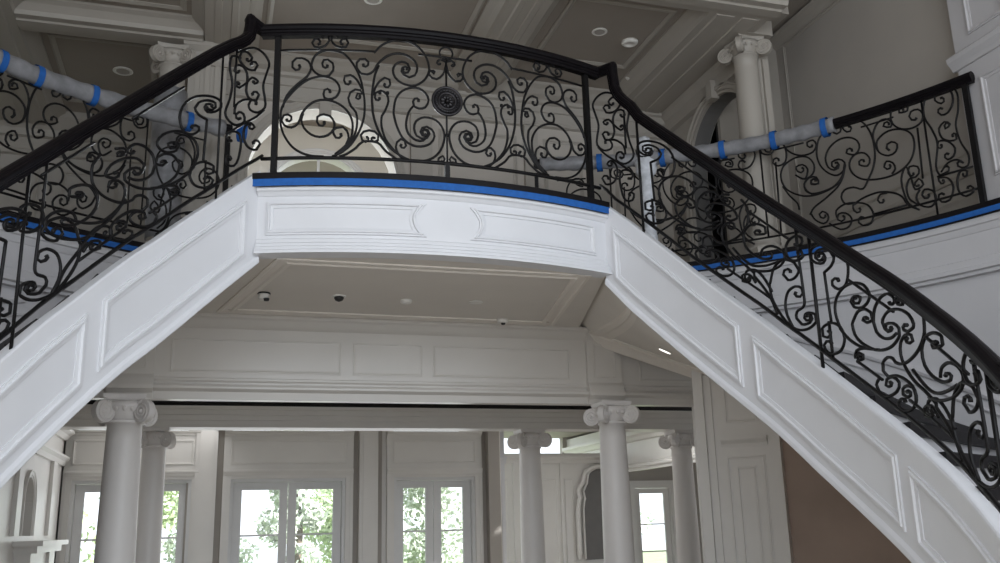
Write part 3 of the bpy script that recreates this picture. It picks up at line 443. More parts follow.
# ------------------------------------------------------------------ upper galleries
GS0, GS1 = 1.92, 7.09
def ZR(sd, s): return (6.07+.11*max(0, min(1, (4.8-s)/2.8))) if sd > 0 else (6.20+.08*max(0, min(1, (4.2-s)/2.4)))
def gallery(sd):
    side = 'right' if sd > 0 else 'left'
    f = gsurf(sd); e = 9.2
    n = 60; sl = MB()
    sl2 = frange(1.6, e, 70)
    band(sl, f, sl2, [(4.50, -.06), (4.50, .03), (4.46, .05), (4.43, .05), (4.42, .03), (4.36, .01), (4.35, 0), (4.10, 0), (4.09, .02), (4.02, .02), (4.01, .05), (3.97, .055), (3.96, .015), (3.93, .01), (3.93, -.06)])
    o = struct(sl.build('trim_1' if sd > 0 else 'trim_2', 'fascia_wall'), 'grey white moulded fascia under the %s upper gallery' % side)
    band(MB(), f, sl2, [(4.50, -.12), (4.50, .052), (4.57, .052), (4.585, .045), (4.635, .045), (4.635, -.12)]).build('edge_board', 'tread', o)
    # gallery floor
    rows = [[gsurf(sd, 5.8)(s, 4.5), gsurf(sd, 9.2)(s, 4.5), gsurf(sd, 9.2)(s, 4.6), gsurf(sd, 5.8)(s, 4.6)] for s in sl2]
    struct(MB().grid(rows, closed_v=True, cap=True).build('floor', 'floor'))
    tp = band(MB(), f, frange(1.9, e, 70), [(4.515, .054), (4.572, .054), (4.572, .058), (4.515, .058)]).build('masking_tape', 'tape')
    tag(tp, 'long blue masking tape strip along the %s upper gallery edge' % side, 'tape')
    t = empty('gallery_railing', ('black scrolled iron railing on the right upper gallery ending at a paneled pier' if sd > 0 else
              'black scrolled iron railing on the left upper gallery, handrail wrapped in grey film'), 'railing', 'upper gallery railings')
    zr = (lambda s: ZR(sd, s))
    end = GS1 if sd > 0 else 7.0
    handrail(t, f, [(s, zr(s)) for s in frange(GS0, end+.12, 50)], -.02, sc=1.0)
    rt = zr(5)-.1-H; k = rt/1.41
    bar(t, f, Z0, [(s, .225) for s in frange(GS0, end, 40)], .014, 'bottom_rail', off=-.02)
    sqbar(t, f, Z0, end+.03, 0, rt, .055, 'post', off=-.02)
    sqbar(t, f, Z0, GS0+.03, 0, rt, .05, 'post', off=-.02)
    data = [(fl, [(a, b*k) for a, b in P]) for fl, P in TR['gal']]
    for q in (0, -1.87, -3.74):
        dd = data if q == 0 else [d for d in data if max(p[0] for p in d[1]) < 6.62]
        if q < 0: dd = [d for d in dd if min(p[0] for p in d[1]) > 4.70]
        scrolls(t, f, Z0, dd, .0118, ds=q, smin=GS0+.05, smax=end+.05, off=-.02)
        for a, b0, b1 in ((4.76, .225, 1.4*k), (6.64, .06, 1.4*k), (6.56, .5, 1.08), (4.93, .24, 1.13)):
            if q < 0 and a > 6.5: continue
            if a+q > GS0+.1: bar(t, f, Z0, [(a+q-.02*(b1 < 1.2), b0), (a+q, b1)], .0115, off=-.02)
        for a, b in ((4.93, 5.28), (5.95, 6.32)):
            if a+q > GS0+.1: bar(t, f, Z0, [(s, rt-.11) for s in frange(a+q, b+q, 5)], .011, 'top_bar', off=-.02)
    return t
galR = gallery(1); galL = gallery(-1)
# film wraps on the handrails and the tape that holds them
def wrap(sd, s0, s1, z, r):   # z is the offset below the rail top
    f = gsurf(sd); rnd = random.Random(3+sd)
    pts = []; N = 60
    for i in range(N+1):
        s = s0+(s1-s0)*i/N; pts.append(Vector(f(s, ZR(sd, s)-z, -.02)))
    rows = []
    for i, p in enumerate(pts):
        tt = (pts[min(i+1, N)]-pts[max(i-1, 0)]).normalized(); sdv = Vector((-tt.y, tt.x, 0))
        rr = r*(1+.08*math.sin(i*1.9)+.06*rnd.random())
        rows.append([p+sdv*math.cos(a)*rr*.85+Vector((0, 0, 1))*math.sin(a)*rr*(1.0 if math.sin(a) > 0 else 1.15) for a in [2*math.pi*j/12 for j in range(12)]])
    return MB().grid(rows, closed_v=True, smooth=True, cap=True)
def tape_band(sd, s, z, r, w=.035):
    f = gsurf(sd); N = 3; rows = []
    for i in range(N):
        q = s+(i-1)*w
        p = Vector(f(q, ZR(sd, q)-.06, -.02)); a0 = Vector(f(q+.01, z, -.02))-Vector(f(q-.01, z, -.02)); a0.normalize(); sdv = Vector((-a0.y, a0.x, 0))
        rows.append([p+sdv*math.cos(a)*r*.95+Vector((0, 0, 1))*math.sin(a)*r*(1 if math.sin(a) > 0 else 1.25) for a in [2*math.pi*j/14 for j in range(14)]])
    return MB().grid(rows, closed_v=True, smooth=True)
tag(wrap(1, 2.0, 5.66, .06, .086).build('film_wrap', 'wrap'), 'grey plastic film wrapped around the right gallery handrail', 'wrap')
tag(wrap(-1, 2.0, 6.6, .06, .092).build('film_wrap', 'wrap'), 'grey plastic film wrapped around the left gallery handrail', 'wrap')
SPOTS = [(1, 2.767, 'blue tape band on film just right of the bridge railing post'), (1, 3.566, 'blue tape band on film beside the wrapped newel post'), (1, 4.315, 'blue tape band on film in front of the dark upstairs doorway'), (1, 4.941, 'blue tape band on film right of the tall upper column'), (1, 5.55, 'rightmost blue tape band where the grey film ends'), (-1, 4.539, 'blue tape band on film at the left edge of the photo'), (-1, 4.144, 'second blue tape band from the left on the grey film'), (-1, 3.534, 'third blue tape band from the left, below the ceiling light'), (-1, 2.431, 'blue tape band on film seen under the left handrail'), (-1, 1.783, 'blue tape band on film nearest the bridge railing at left')]
for sd, s, lab in SPOTS:
    tag(tape_band(sd, s, 0, .105).build('tape_band', 'tape'), lab, 'tape', 'blue tape bands holding the handrail film')
# wrapped newel post on the right gallery
f = gsurf(1); rows = []; rnd = random.Random(11)
for i in range(26):
    z = 4.64+(6.33-4.64)*i/25; c0 = Vector(f(3.35, z, 0))
    r0 = .078 if i < 18 else (.125 if i < 21 else (.07 if i < 22 else .105-.012*(i-22)))
    rows.append([c0+Vector((math.cos(a), math.sin(a), 0))*r0*(.92+.30*rnd.random()) for a in [2*math.pi*j/14 for j in range(14)]])
nw = MB().grid(rows, closed_v=True, smooth=True, cap=True).build('wrapped_newel_post', 'bubble')
tag(nw, 'newel post wrapped in crumpled white foam on the right gallery', 'post')
mb = MB(); mb.tube([f(3.35+.1*math.cos(a), 6.14+.09*math.sin(a), .09) for a in frange(math.pi*.95, math.pi*2.05, 10)], .012, 6); mb.build('strap', 'black', nw)

# ------------------------------------------------------------------ round wall, gallery walls, foyer shell
def wall_curve(name, a0, a1, R, z0, z1, m, label, th=.12):
    rows = []
    for a in frange(a0, a1, 40):
        t = math.radians(a)
        rows.append([(RC[0]+r*math.sin(t), RC[1]+r*math.cos(t), z) for r, z in ((R, z0), (R, z1), (R+th, z1), (R+th, z0))])
    return struct(MB().grid(rows, closed_v=True, cap=True).build(name, m), label)
wall_curve('wall_right', 46, 118, 5.81, 0, 4.5, 'fascia_wall', 'curved grey white stairwell wall beside the right staircase')
wall_curve('wall_right', 27, 46, 5.81, 3.85, 4.5, 'fascia_wall', 'upper strip of the curved stairwell wall at the right')
rows = []
for s in frange(0, 4.2, 50):
    X, Y = outer(-1, s, 5.81); d = Vector((X-RC[0], Y-RC[1])).normalized(); z = sofz(-1, s)-.02
    rows.append([(X, Y, z), (X, Y, 4.5), (X+d.x*.1, Y+d.y*.1, 4.5), (X+d.x*.1, Y+d.y*.1, z)])
struct(MB().grid(rows, closed_v=True, cap=True).build('wall_left', 'fascia_wall'), 'curved grey white stairwell wall above the left staircase')
# tan skin below the right flight, the wall's shade put into its colour
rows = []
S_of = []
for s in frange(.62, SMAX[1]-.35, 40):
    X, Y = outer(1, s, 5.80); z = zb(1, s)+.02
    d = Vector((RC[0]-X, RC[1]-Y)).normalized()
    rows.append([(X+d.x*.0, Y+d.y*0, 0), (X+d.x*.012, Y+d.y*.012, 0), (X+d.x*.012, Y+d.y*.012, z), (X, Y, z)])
struct(MB().grid(rows, closed_v=True, cap=True).build('wall_right', 'tan'), 'curved wall below the right staircase, tan with its shade painted in')
# sloping chair rail on the stairwell wall
CH = [(40, 3.80), (47, 3.65), (50, 3.52), (55, 3.33), (61, 3.06), (64.5, 2.88), (75, 2.32), (90, 1.55)]
for sd in (1, -1):
    for dz, hh, oo in ((0, .07, .03), (-.13, .03, .015)):
        rows = []
        for k in range(61):
            a = 40+50*k/60
            for (a0, q0), (a1, q1) in zip(CH, CH[1:]):
                if a0 <= a <= a1: z = q0+(q1-q0)*(a-a0)/(a1-a0)+dz
            t = math.radians(a)*sd
            rows.append([(RC[0]+(5.80-o)*math.sin(t), RC[1]+(5.80-o)*math.cos(t), z+q) for o, q in ((-.01, 0), (oo*.6, .0), (oo, hh*.5), (oo*.7, hh), (-.01, hh))])
        struct(MB().grid(rows, closed_v=True, cap=True).build('trim_3', 'fascia_wall'), 'sloping chair rail on the stairwell wall')
# white panelled pier at the start of the round wall (lower right)
pa, pb = math.radians(37.2), math.radians(46.6)
def pier(s, z, off=0):
    a = pa+(pb-pa)*s; R = 5.68-off
    return (RC[0]+R*math.sin(a), RC[1]+R*math.cos(a), z)
rows = []
for i in range(13):
    s = i/12; a = pa+(pb-pa)*s
    so_z = 3.52-.42*s
    rows.append([pier(s, 0), pier(s, so_z), pier(s, so_z, -.13), pier(s, 0, -.13)])
w = struct(MB().grid(rows, closed_v=True, cap=True).build('wall_right', 'trim'), 'white panelled pier under the start of the right staircase')
L_ = (pb-pa)*5.68
def pier2(s, z, off=0): return pier(s/L_, z, off)
ring(MB(), pier2, [(.34, 2.66), (.72, 2.66), (.72, 3.0), (.34, 3.08)], .05, .02).build('panel_molding', 'trim', w)
ring(MB(), pier2, [(.32, .5), (.76, .5), (.76, 2.30), (.32, 2.30)], .05, .02).build('panel_molding', 'trim', w)
ring(MB(), pier2, [(.43, .62), (.65, .62), (.65, 2.18), (.43, 2.18)], .04, .02).build('panel_molding', 'trim', w)
band(MB(), pier2, frange(.28, .80, 6), [(2.40, -.01), (2.40, .02), (2.43, .025), (2.46, .05), (2.48, .06), (2.50, .06), (2.50, -.01)]).build('ledge', 'trim', w)
band(MB(), pier2, frange(.02, .12, 4), [(.0, -.01), (0, .05), (3.42, .05), (3.42, -.01)]).build('pilaster_strip', 'trim', w)
band(MB(), pier2, frange(.16, .21, 4), [(.0, -.01), (0, .03), (3.40, .03), (3.40, -.01)]).build('pilaster_strip', 'trim', w)
# straight jamb joining pier and frieze
struct(MB().box(5.80, 10.1, 0, 5.95, 10.75, 3.4).build('trim_4', 'trim'))

# floor
struct(MB().box(-9, -4, -.1, 13, 24, 0).build('floor', 'floor'), 'pale covered floor')  # unseen floor, made pale to bounce light up to the soffits

# frieze over the two big columns
fz = psurf((-4.2, 10.6), (1, 0), (0, -1))
mb = MB(); FX = 10.05
band(mb, fz, frange(0, FX, 1), [(3.9, -.12), (3.9, .12), (3.87, .12), (3.85, .09), (3.80, .05), (3.78, .03), (3.76, 0), (3.22, 0), (3.21, .02), (3.19, .02), (3.17, .0),
     (3.15, .0), (3.14, .05), (3.115, .065), (3.095, .065), (3.08, .04), (3.065, .01), (2.985, 0), (2.98, -.12)])
w = struct(mb.build('wall_back', 'frieze'), 'panelled frieze above the two big ionic columns')
for x0, x1 in ((-2.95, -1.25), (-.45, 1.38), (1.50, 2.31), (2.42, 4.12), (5.03, 5.75)):
    ring(MB(), fz, [(x0+4.2, 3.27), (x1+4.2, 3.27), (x1+4.2, 3.65), (x0+4.2, 3.65)], .04, .016).build('panel_molding', 'frieze', w)
for x0 in (-1.05, 4.33):
    band(MB(), fz, frange(x0+4.2, x0+4.65, 1), [(3.9, 0), (3.9, .14), (3.80, .08), (3.76, .05), (3.24, .05), (3.2, .08), (3.12, .11), (3.08, .11), (3.04, .06), (2.98, .05), (2.98, 0)]).build('column_block', 'frieze', w)
    ring(MB(), psurf((-4.2, 10.55), (1, 0), (0, -1)), [(x0+4.28, 3.30), (x0+4.57, 3.30), (x0+4.57, 3.72), (x0+4.28, 3.72)], .03, .012).build('panel_molding', 'frieze', w)
# second beam over the rear columns
fb = psurf((-4.2, 13.3), (1, 0), (0, -1))
struct(band(MB(), fb, frange(0, 12.6, 1), [(3.245, -.4), (3.245, .07), (3.20, .065), (3.195, .045), (3.13, .04), (3.125, .02), (3.06, .015), (3.055, 0), (2.965, 0), (2.965, -.4)]).build('trim_5', 'trim'),
       'moulded beam over the smaller rear columns')

struct(MB().box(-4.2, 13.55, 3.24, 8.3, 13.6, 3.9).build('wall_back', 'dark'), 'dark sheet for the shade above the rear beam')  # added sheet, its colour is the shade of the ceiling void
# ------------------------------------------------------------------ ionic columns
def spiral_disc(mb, c, ux, uy, r, depth):
    """a volute: spiral relief on a round cushion; ux,uy = in-plane axes"""
    ux = Vector(ux).normalized(); uy = Vector(uy).normalized(); nz = ux.cross(uy)
    c = Vector(c); n = 20
    rows = []
    for rr, h in ((r*.98, -depth/2), (r, -depth*.35), (r*.93, 0), (r, depth*.35), (r*.98, depth/2)):
        rows.append([c+ux*rr*math.cos(2*math.pi*k/n)+uy*rr*math.sin(2*math.pi*k/n)+nz*h for k in range(n)])
    mb.grid(rows, closed_v=True, smooth=True, cap=True)
    for sg in (1, -1):
        pts = []
        for i in range(46):
            t = i/45; a = math.pi/2+t*2*math.pi*2.3; q = r*(.90-.74*t)
            pts.append(c+ux*q*math.cos(a)*1+uy*q*math.sin(a)+nz*sg*depth*.5)
        mb.tube(pts, r*.085, 5)
        mb.lathe(c+nz*sg*depth*.5, [(r*.16, -.01), (r*.16, .01)], 8, 'y')
def column(x, y, z0, ztop, rt, rb, label, group, m='column', cap_h=None):
    t = empty('ionic_column', label, 'column', group)
    ch = cap_h or rt*1.75; zs = ztop-ch
    n = 14; prof = []
    for i in range(n+1):
        u = i/n; prof.append((rb+(rt-rb)*(u**1.6), (z0+.30)+(zs-z0-.30)*u))
    prof += [(rt*1.10, zs+.0), (rt*1.12, zs+.015), (rt*1.10, zs+.03), (rt, zs+.035)]
    MB().lathe((x, y, 0), prof, 36).build('shaft', m, t)
    MB().lathe((x, y, 0), [(rb*1.32, z0+.10), (rb*1.38, z0+.13), (rb*1.32, z0+.17), (rb*1.15, z0+.18), (rb*1.12, z0+.22), (rb*1.2, z0+.25), (rb*1.12, z0+.28), (rb*1.02, z0+.31)], 36).build('base', m, t)
    MB().box(x-rb*1.45, y-rb*1.45, z0, x+rb*1.45, y+rb*1.45, z0+.11).build('plinth', m, t)
    mb = MB(); hv = ch
    mb.lathe((x, y, zs), [(rt, .03), (rt*1.02, hv*.35), (rt*1.22, hv*.5), (rt*1.30, hv*.62), (rt*1.2, hv*.78)], 28)
    # egg band
    for k in range(16):
        a = 2*math.pi*k/16; mb.lathe((x+rt*1.2*math.cos(a), y+rt*1.2*math.sin(a), zs+hv*.5), [(.001, -.03*rt/.17), (.02*rt/.17, -.01), (.024*rt/.17, .012), (.012*rt/.17, .03)], 6)
    # abacus with hollow sides
    rows = []
    for z, e in ((zs+hv*.80, 1.36), (zs+hv*.88, 1.46), (zs+hv, 1.50)):
        r = []
        for q in range(4):
            a = math.pi/4+q*math.pi/2; b = a+math.pi/2
            p0 = Vector((math.cos(a), math.sin(a))); p1 = Vector((math.cos(b), math.sin(b)))
            for k in range(6):
                u = k/6; p = p0.lerp(p1, u)*(1-.16*math.sin(math.pi*u)); r.append((x+p.x*rt*e*1.16, y+p.y*rt*e*1.16, z))
        rows.append(r)
    mb.grid(rows, closed_v=True, cap=True)
    cp = mb.build('capital', m, t)
    for q in range(4):
        a = math.pi/4+q*math.pi/2; d = Vector((math.cos(a), math.sin(a), 0)); v = MB()
        spiral_disc(v, Vector((x, y, zs+hv*.40))+d*rt*1.62, d, (0, 0, 1), hv*.40, rt*.46)
        v.tube([Vector((x, y, zs+hv*.76))+d*rt*1.0, Vector((x, y, zs+hv*.80))+d*rt*1.3, Vector((x, y, zs+hv*.76))+d*rt*1.58], hv*.07, 6)
        v.build('volute', m, cp)
    return t
column(-.84, 10.42, 0, 2.985, .168, .20, 'large white ionic column under the left end of the panelled frieze', 'front ionic columns')
column(4.555, 10.42, 0, 2.985, .152, .185, 'large white ionic column under the right end of the panelled frieze', 'front ionic columns')
column(-.70, 13.5, 0, 2.965, .15, .17, 'slender white ionic column behind the large left column', 'rear ionic columns')
column(4.555, 13.5, 0, 2.965, .155, .18, 'white ionic column standing alone between the right window and large right column', 'rear ionic columns')
column(7.05, 13.5, 0, 2.965, .155, .18, 'white ionic column beside the panelled pier at right', 'rear ionic columns')
column(6.33, 9.62, 4.6, 7.56, .15, .17, 'tall ionic column on the right upper gallery', 'upper ionic columns', 'uptrim')
colL = column(-.66, 11.35, 4.6, 7.42, .15, .17, 'ionic column upstairs behind the left handrail, grey film around its shaft', 'upper ionic columns', 'uptrim')
(MB().lathe((-.66, 11.35, 0), [(.19, 4.95), (.20, 5.4), (.195, 6.0), (.2, 6.6), (.19, 6.85)], 20).build('film_wrap', 'wrap', colL))

# ------------------------------------------------------------------ window wall at the back (ground floor)
YW = 16.0
DOORS = [(-1.98, -.24), (.35, 2.17), (2.97, 4.37)]
zd = 2.42
def wallbox(name, x0, x1, z0, z1, m='trim', y0=YW, y1=YW+.25, label=None): return struct(MB().box(x0, y0, z0, x1, y1, z1).build(name, m), label)
xs = [-4.3]; 
for a, b in DOORS: xs += [a, b]
xs.append(4.76)
segs = [(-4.3, DOORS[0][0]), (DOORS[0][1], DOORS[1][0]), (DOORS[1][1], DOORS[2][0]), (DOORS[2][1], 4.76)]
mb = MB()
for a, b in segs: mb.box(a, YW, 0, b, YW+.25, 3.30)
for a, b in DOORS: mb.box(a, YW, zd, b, YW+.25, 3.165)
mb.box(-4.3, YW, 3.50, 4.76, YW+.25, 4.0)
for a, b in segs: mb.box(a, YW, 3.30, b, YW+.25, 3.50)
wb = struct(mb.build('wall_back', 'trim'), 'white panelled window wall behind the columns')
wf = psurf((0, YW), (1, 0), (0, -1))
for i, (a, b) in enumerate(DOORS):
    e = .12; yb = YW-.10
    bf = psurf((0, yb), (1, 0), (0, -1))
    bay = struct(MB().box(a-e, yb, 0, a, YW, 3.16).box(b, yb, 0, b+e, YW, 3.16).box(a, yb, zd, b, YW, 3.16).build('trim_6', 'trim'), 'white panelled surround of a french door')
    ring(MB(), bf, [(a-.02, 2.64), (b+.02, 2.64), (b+.02, 3.04), (a-.02, 3.04)], .05, .02).build('panel_molding', 'trim', bay)
    band(MB(), bf, frange(a-e, b+e, 1), [(3.10, 0), (3.10, .02), (3.13, .03), (3.15, .06), (3.175, .07), (3.175, -.1)]).build('cornice', 'trim', bay)
    band(MB(), bf, frange(a-e, b+e, 1), [(2.47, -.01), (2.47, .02), (2.50, .03), (2.53, .045), (2.555, .045), (2.56, .02), (2.56, -.01)]).build('door_head_molding', 'trim', bay)
    for x0, x1 in ((a-e, a-e+.05), (b+e-.05, b+e)): MB().box(x0, yb-.015, 0, x1, yb, 2.47).build('casing', 'trim', bay)
for x0, x1 in ((-.20, .13), (2.385, 2.695)):
    struct(MB().box(x0, YW-.14, 0, x1, YW, 3.6).box(x0+.06, YW-.16, 0, x1-.06, YW-.14, 3.6).build('trim_7', 'trim'), 'flat white pilaster between the french doors')
for x0, x1 in ((-.32, -.2), (.13, .24), (2.28, 2.385), (2.695, 2.78), (4.49, 4.6)):
    struct(MB().box(x0, YW-.012, 0, x1, YW-.002, 3.6).build('gap_shade_strip', 'wall'))  # darker strips paint the shade into the gaps beside the pilasters
struct(MB().box(-2.35, YW-.3, 0, -2.10, YW, 3.6).build('trim_7', 'wall'))  # greige tone stands in for the shaded side of this corner pilaster
struct(MB().box(4.58, YW-.2, 0, 4.78, YW, 3.6).build('trim_7', 'wall'))
def french_door(n, x0, x1, zh, y, leaves=2, mt='doorw'):
    fr = MB(); t = .05
    fr.box(x0-.0, y-.04, 0, x0+t, y+.20, zh); fr.box(x1-t, y-.04, 0, x1, y+.20, zh); fr.box(x0+t, y-.04, zh-t, x1-t, y+.20, zh)
    root = struct(fr.build('door_%d' % n, mt), 'white glazed french door, the %s' % n)
    w = (x1-x0-2*t)/leaves
    for k in range(leaves):
        a = x0+t+k*w; b = a+w; lf = MB(); st = .135
        lf.box(a+.004, y+.06, .02, a+st, y+.12, zh-t-.006); lf.box(b-st, y+.06, .02, b-.006, y+.12, zh-t-.006)
        top = zh-t-.006
        lf.box(a+st, y+.06, top-.115, b-st, y+.12, top); lf.box(a+st, y+.06, .02, b-st, y+.12, .30)
        zc = 1.54
        while zc > .4: lf.box(a+st, y+.07, zc-.014, b-st, y+.11, zc+.014); zc -= .62
        l = lf.build('door_leaf', mt, root)
        MB().box(a+st, y+.085, .30, b-st, y+.092, top-.115).build('glass_pane', 'glass', l)
    return root
for i, (a, b) in enumerate(DOORS): 
    d = french_door(i+1, a, b, zd, YW); d['label'] = ('white french door behind the large left column', 'white french door at the middle of the window wall', 'white french door at the right end of the window wall')[i]
# glazed clerestory strip above each cornice
for i, (a, b) in enumerate(DOORS):
    struct(MB().box(a, YW+.1, 3.165, b, YW+.11, 3.50).build('window_%d' % (i+1), 'glass'), 'narrow clerestory glass above the door panels')
# left side wall with arched niche and mantel
XL = -2.1
def arch_poly(c, w, z0, zs, n=16):
    return [(c-w, z0)]+[(c-w*math.cos(math.pi*i/n), zs+w*math.sin(math.pi*i/n)) for i in range(n+1)]+[(c+w, z0)]
def wall_with_arch(surf, u0, u1, z0, z1, c, w, za, zs, th, m, name, label):
    """slab with an arched hole; surf(u,z,off), front at off 0, back at off -th"""
    n = 20; mb = MB()
    for off in (0, -th):
        mb.add([surf(u0, z0, off), surf(c-w, z0, off), surf(c-w, z1, off), surf(u0, z1, off)], [(0, 1, 2, 3)])
        mb.add([surf(c+w, z0, off), surf(u1, z0, off), surf(u1, z1, off), surf(c+w, z1, off)], [(0, 1, 2, 3)])
        if za > z0: mb.add([surf(c-w, z0, off), surf(c+w, z0, off), surf(c+w, za, off), surf(c-w, za, off)], [(0, 1, 2, 3)])
        for i in range(n):
            p = [(c-w*math.cos(math.pi*k/n), zs+w*math.sin(math.pi*k/n)) for k in (i, i+1)]
            mb.add([surf(p[0][0], p[0][1], off), surf(p[1][0], p[1][1], off), surf(p[1][0], z1, off), surf(p[0][0], z1, off)], [(0, 1, 2, 3)])
    A = arch_poly(c, w, za, zs, n)
    mb.grid([[surf(a, b, 0) for a, b in A], [surf(a, b, -th) for a, b in A]], closed_v=True)
    for q in ((u0, z0, u0, z1), (u1, z0, u1, z1), (u0, z1, u1, z1)):
        mb.add([surf(q[0], q[1], 0), surf(q[2], q[3], 0), surf(q[2], q[3], -th), surf(q[0], q[1], -th)], [(0, 1, 2, 3)])
    return struct(mb.build(name, m), label)
def arch_trim(surf, c, w, za, zs, parent, m, wd=.12, h=.04, name='arch_molding', n=20):
    P = [(c-w, za)]+[(c-w*math.cos(math.pi*i/n), zs+w*math.sin(math.pi*i/n)) for i in range(n+1)]+[(c+w, za)]
    rows = []
    for t, o in ((0, 0), (0, h*.6), (.25, h*.6), (.35, h), (.7, h), (.85, h*1.4), (1, h*1.4), (1, 0)):
        r = []
        for i, (a, b) in enumerate(P):
            if b >= zs and 0 < i < len(P)-1: k = (w+t*wd)/w; r.append(surf(c+(a-c)*k, zs+(b-zs)*k, o))
            else: r.append(surf(a+(t*wd if a > c else -t*wd), b, o))
        rows.append(r)
    return MB().grid(rows).build(name, m, parent)
ls = psurf((XL, 0), (0, 1), (1, 0))
wl = wall_with_arch(ls, 10.9, 16.0, 0, 3.6, 13.05, .34, 1.62, 1.98, .3, 'trim', 'wall_left', 'white side wall with an arched niche above a mantel')
arch_trim(ls, 13.05, .34, 1.62, 1.98, wl, 'trim', .09, .03)
struct(MB().box(XL-.34, 12.4, 1.4, XL-.3, 13.8, 2.7).build('wall_left', 'wall'))
band(MB(), ls, frange(10.9, 15.7, 1), [(2.62, 0), (2.62, .04), (2.68, .06), (2.72, .10), (2.75, .10), (2.75, 0)]).build('cornice', 'trim', wl)
band(MB(), ls, frange(10.9, 15.7, 1), [(3.0, 0), (3.0, .04), (3.06, .08), (3.10, .14), (3.14, .14), (3.14, 0)]).build('cornice', 'trim', wl)
for u in (12.1, 14.6):
    band(MB(), ls, frange(u, u+.3, 1), [(1.62, 0), (1.62, .05), (2.62, .05), (2.62, 0)]).build('pilaster_strip', 'trim', wl)
mt = MB(); mt.box(XL, 12.35, 1.50, XL+.32, 14.55, 1.56); mt.box(XL, 12.45, 1.42, XL+.25, 14.45, 1.50); mt.box(XL, 12.5, 0, XL+.18, 12.9, 1.42); mt.box(XL, 13.95, 0, XL+.18, 14.4, 1.42); mt.box(XL, 12.9, 1.1, XL+.14, 13.95, 1.42)
tag(mt.build('fireplace_mantel', 'trim'), 'white fireplace mantel below the arched niche at far left', 'mantel')

# right-hand room beyond the window wall
rs = psurf((4.76, 12.9+0), (0, 1), (1, 0))
XR = 4.78
w = struct(MB().box(XR, 16.25, 0, XR+.15, 17.6, 3.9).build('wall_right', 'trim'), 'white panelled return beside the rear column')
rsf = psurf((XR+.15, 0), (0, 1), (1, 0))
# white return facing the camera beside the rear column
rf = psurf((0, 17.6), (1, 0), (0, -1))
w = struct(MB().box(5.0, 17.6, 0, 5.42, 17.75, 3.9).build('wall_back', 'stringer'), 'bright white panelled return behind the rear column')
ring(MB(), rf, [(5.05, .3), (5.37, .3), (5.37, 2.62), (5.05, 2.62)], .05, .02).build('panel_molding', 'stringer', w)
ring(MB(), rf, [(5.05, 2.95), (5.37, 2.95), (5.37, 3.35), (5.05, 3.35)], .04, .02).build('panel_molding', 'stringer', w)
band(MB(), rf, frange(4.98, 5.44, 1), [(2.74, 0), (2.74, .04), (2.80, .06), (2.84, .10), (2.87, .10), (2.87, 0)]).build('cornice', 'stringer', w)
w = struct(MB().box(5.42, 18.5, 0, 7.9, 18.65, 3.0).build('wall_back', 'trim'), 'white panelled partition in the side room')
r2 = psurf((0, 18.5), (1, 0), (0, -1))
for a, b in ((5.55, 5.75), (6.45, 6.80), (6.95, 7.15)):
    ring(MB(), r2, [(a, .3), (b, .3), (b, 2.5), (a, 2.5)], .05, .02).build('panel_molding', 'trim', w)
for a, b in ((5.86, 6.0), (6.86, 6.92)):
    MB().box(a, 18.44, 0, b, 18.5, 2.85).build('pilaster_strip', 'trim', w)
band(MB(), r2, frange(5.42, 7.9, 1), [(2.80, 0), (2.80, .05), (2.86, .08), (2.90, .15), (2.95, .15), (2.95, 0)]).build('cornice', 'trim', w)
# carved overmantel frame
mf = MB()
def mfp(a, b, o=.04): return (7.62+a, 18.44-o, b)
out = [(-.42, .9), (-.42, 1.9), (-.36, 2.1), (-.40, 2.25), (-.28, 2.42), (-.22, 2.62), (0, 2.72), (.3, 2.74)]
mf.tube([mfp(a, b) for a, b in catmull(out, .1)], .05, 8)
mf.tube([mfp(a*.72, .02+b*.98) for a, b in catmull(out, .1)], .022, 6)
mfo = mf.build('carved_mirror_frame', 'trim'); tag(mfo, 'curvy white carved overmantel frame seen left of the large right column', 'frame')
mb = MB(); P = [(7.62+a*.72, b*.98) for a, b in out]+[(7.92, .9)]
mb.add([(a, 18.42, b) for a, b in P], [tuple(range(len(P)))]); mb.build('panel', 'greywall', mfo)
# far brown wall with a glazed door
struct(MB().box(7.9, 21, 0, 9.62, 21.2, 4).box(10.62, 21, 0, 13, 21.2, 4).box(9.62, 21, 2.42, 10.62, 21.2, 4).build('wall_back', 'wall'), 'greige far wall of the side room')
d = french_door(4, 9.62, 10.62, 2.42, 21, 1, 'trim'); d['label'] = 'single glazed door on the far wall of the side room'
f4 = psurf((0, 21), (1, 0), (0, -1))
MB().box(9.50, 20.94, 0, 9.62, 20.99, 2.54).box(10.62, 20.94, 0, 10.74, 20.99, 2.54).box(9.62, 20.94, 2.42, 10.62, 20.99, 2.54).build('door_casing', 'trim', d)
# beam with frieze running back on the right
bw = struct(MB().box(8.0, 14.1, 2.60, 8.3, 21, 3.5).build('wall_right', 'trim'), 'white frieze beam running back into the side room')
b8 = psurf((8.0, 0), (0, 1), (-1, 0))
band(MB(), b8, frange(14.1, 21, 1), [(2.56, -.02), (2.56, .06), (2.60, .06), (2.63, .09), (2.67, .09), (2.70, .03), (2.72, 0), (2.72, -.02)]).build('cornice', 'trim', bw)
band(MB(), b8, frange(14.1, 21, 1), [(3.12, 0), (3.14, .05), (3.20, .07), (3.24, .12), (3.30, .12), (3.30, 0)]).build('cornice', 'trim', bw)
struct(MB().box(8.3, 14.1, 0, 8.5, 14.4, 3.6).build('trim_8', 'stringer'))
struct(MB().box(7.38, 14.2, 0, 7.6, 14.35, 3.6).build('trim_8', 'stringer'), 'bright white strip beside the rear right column')
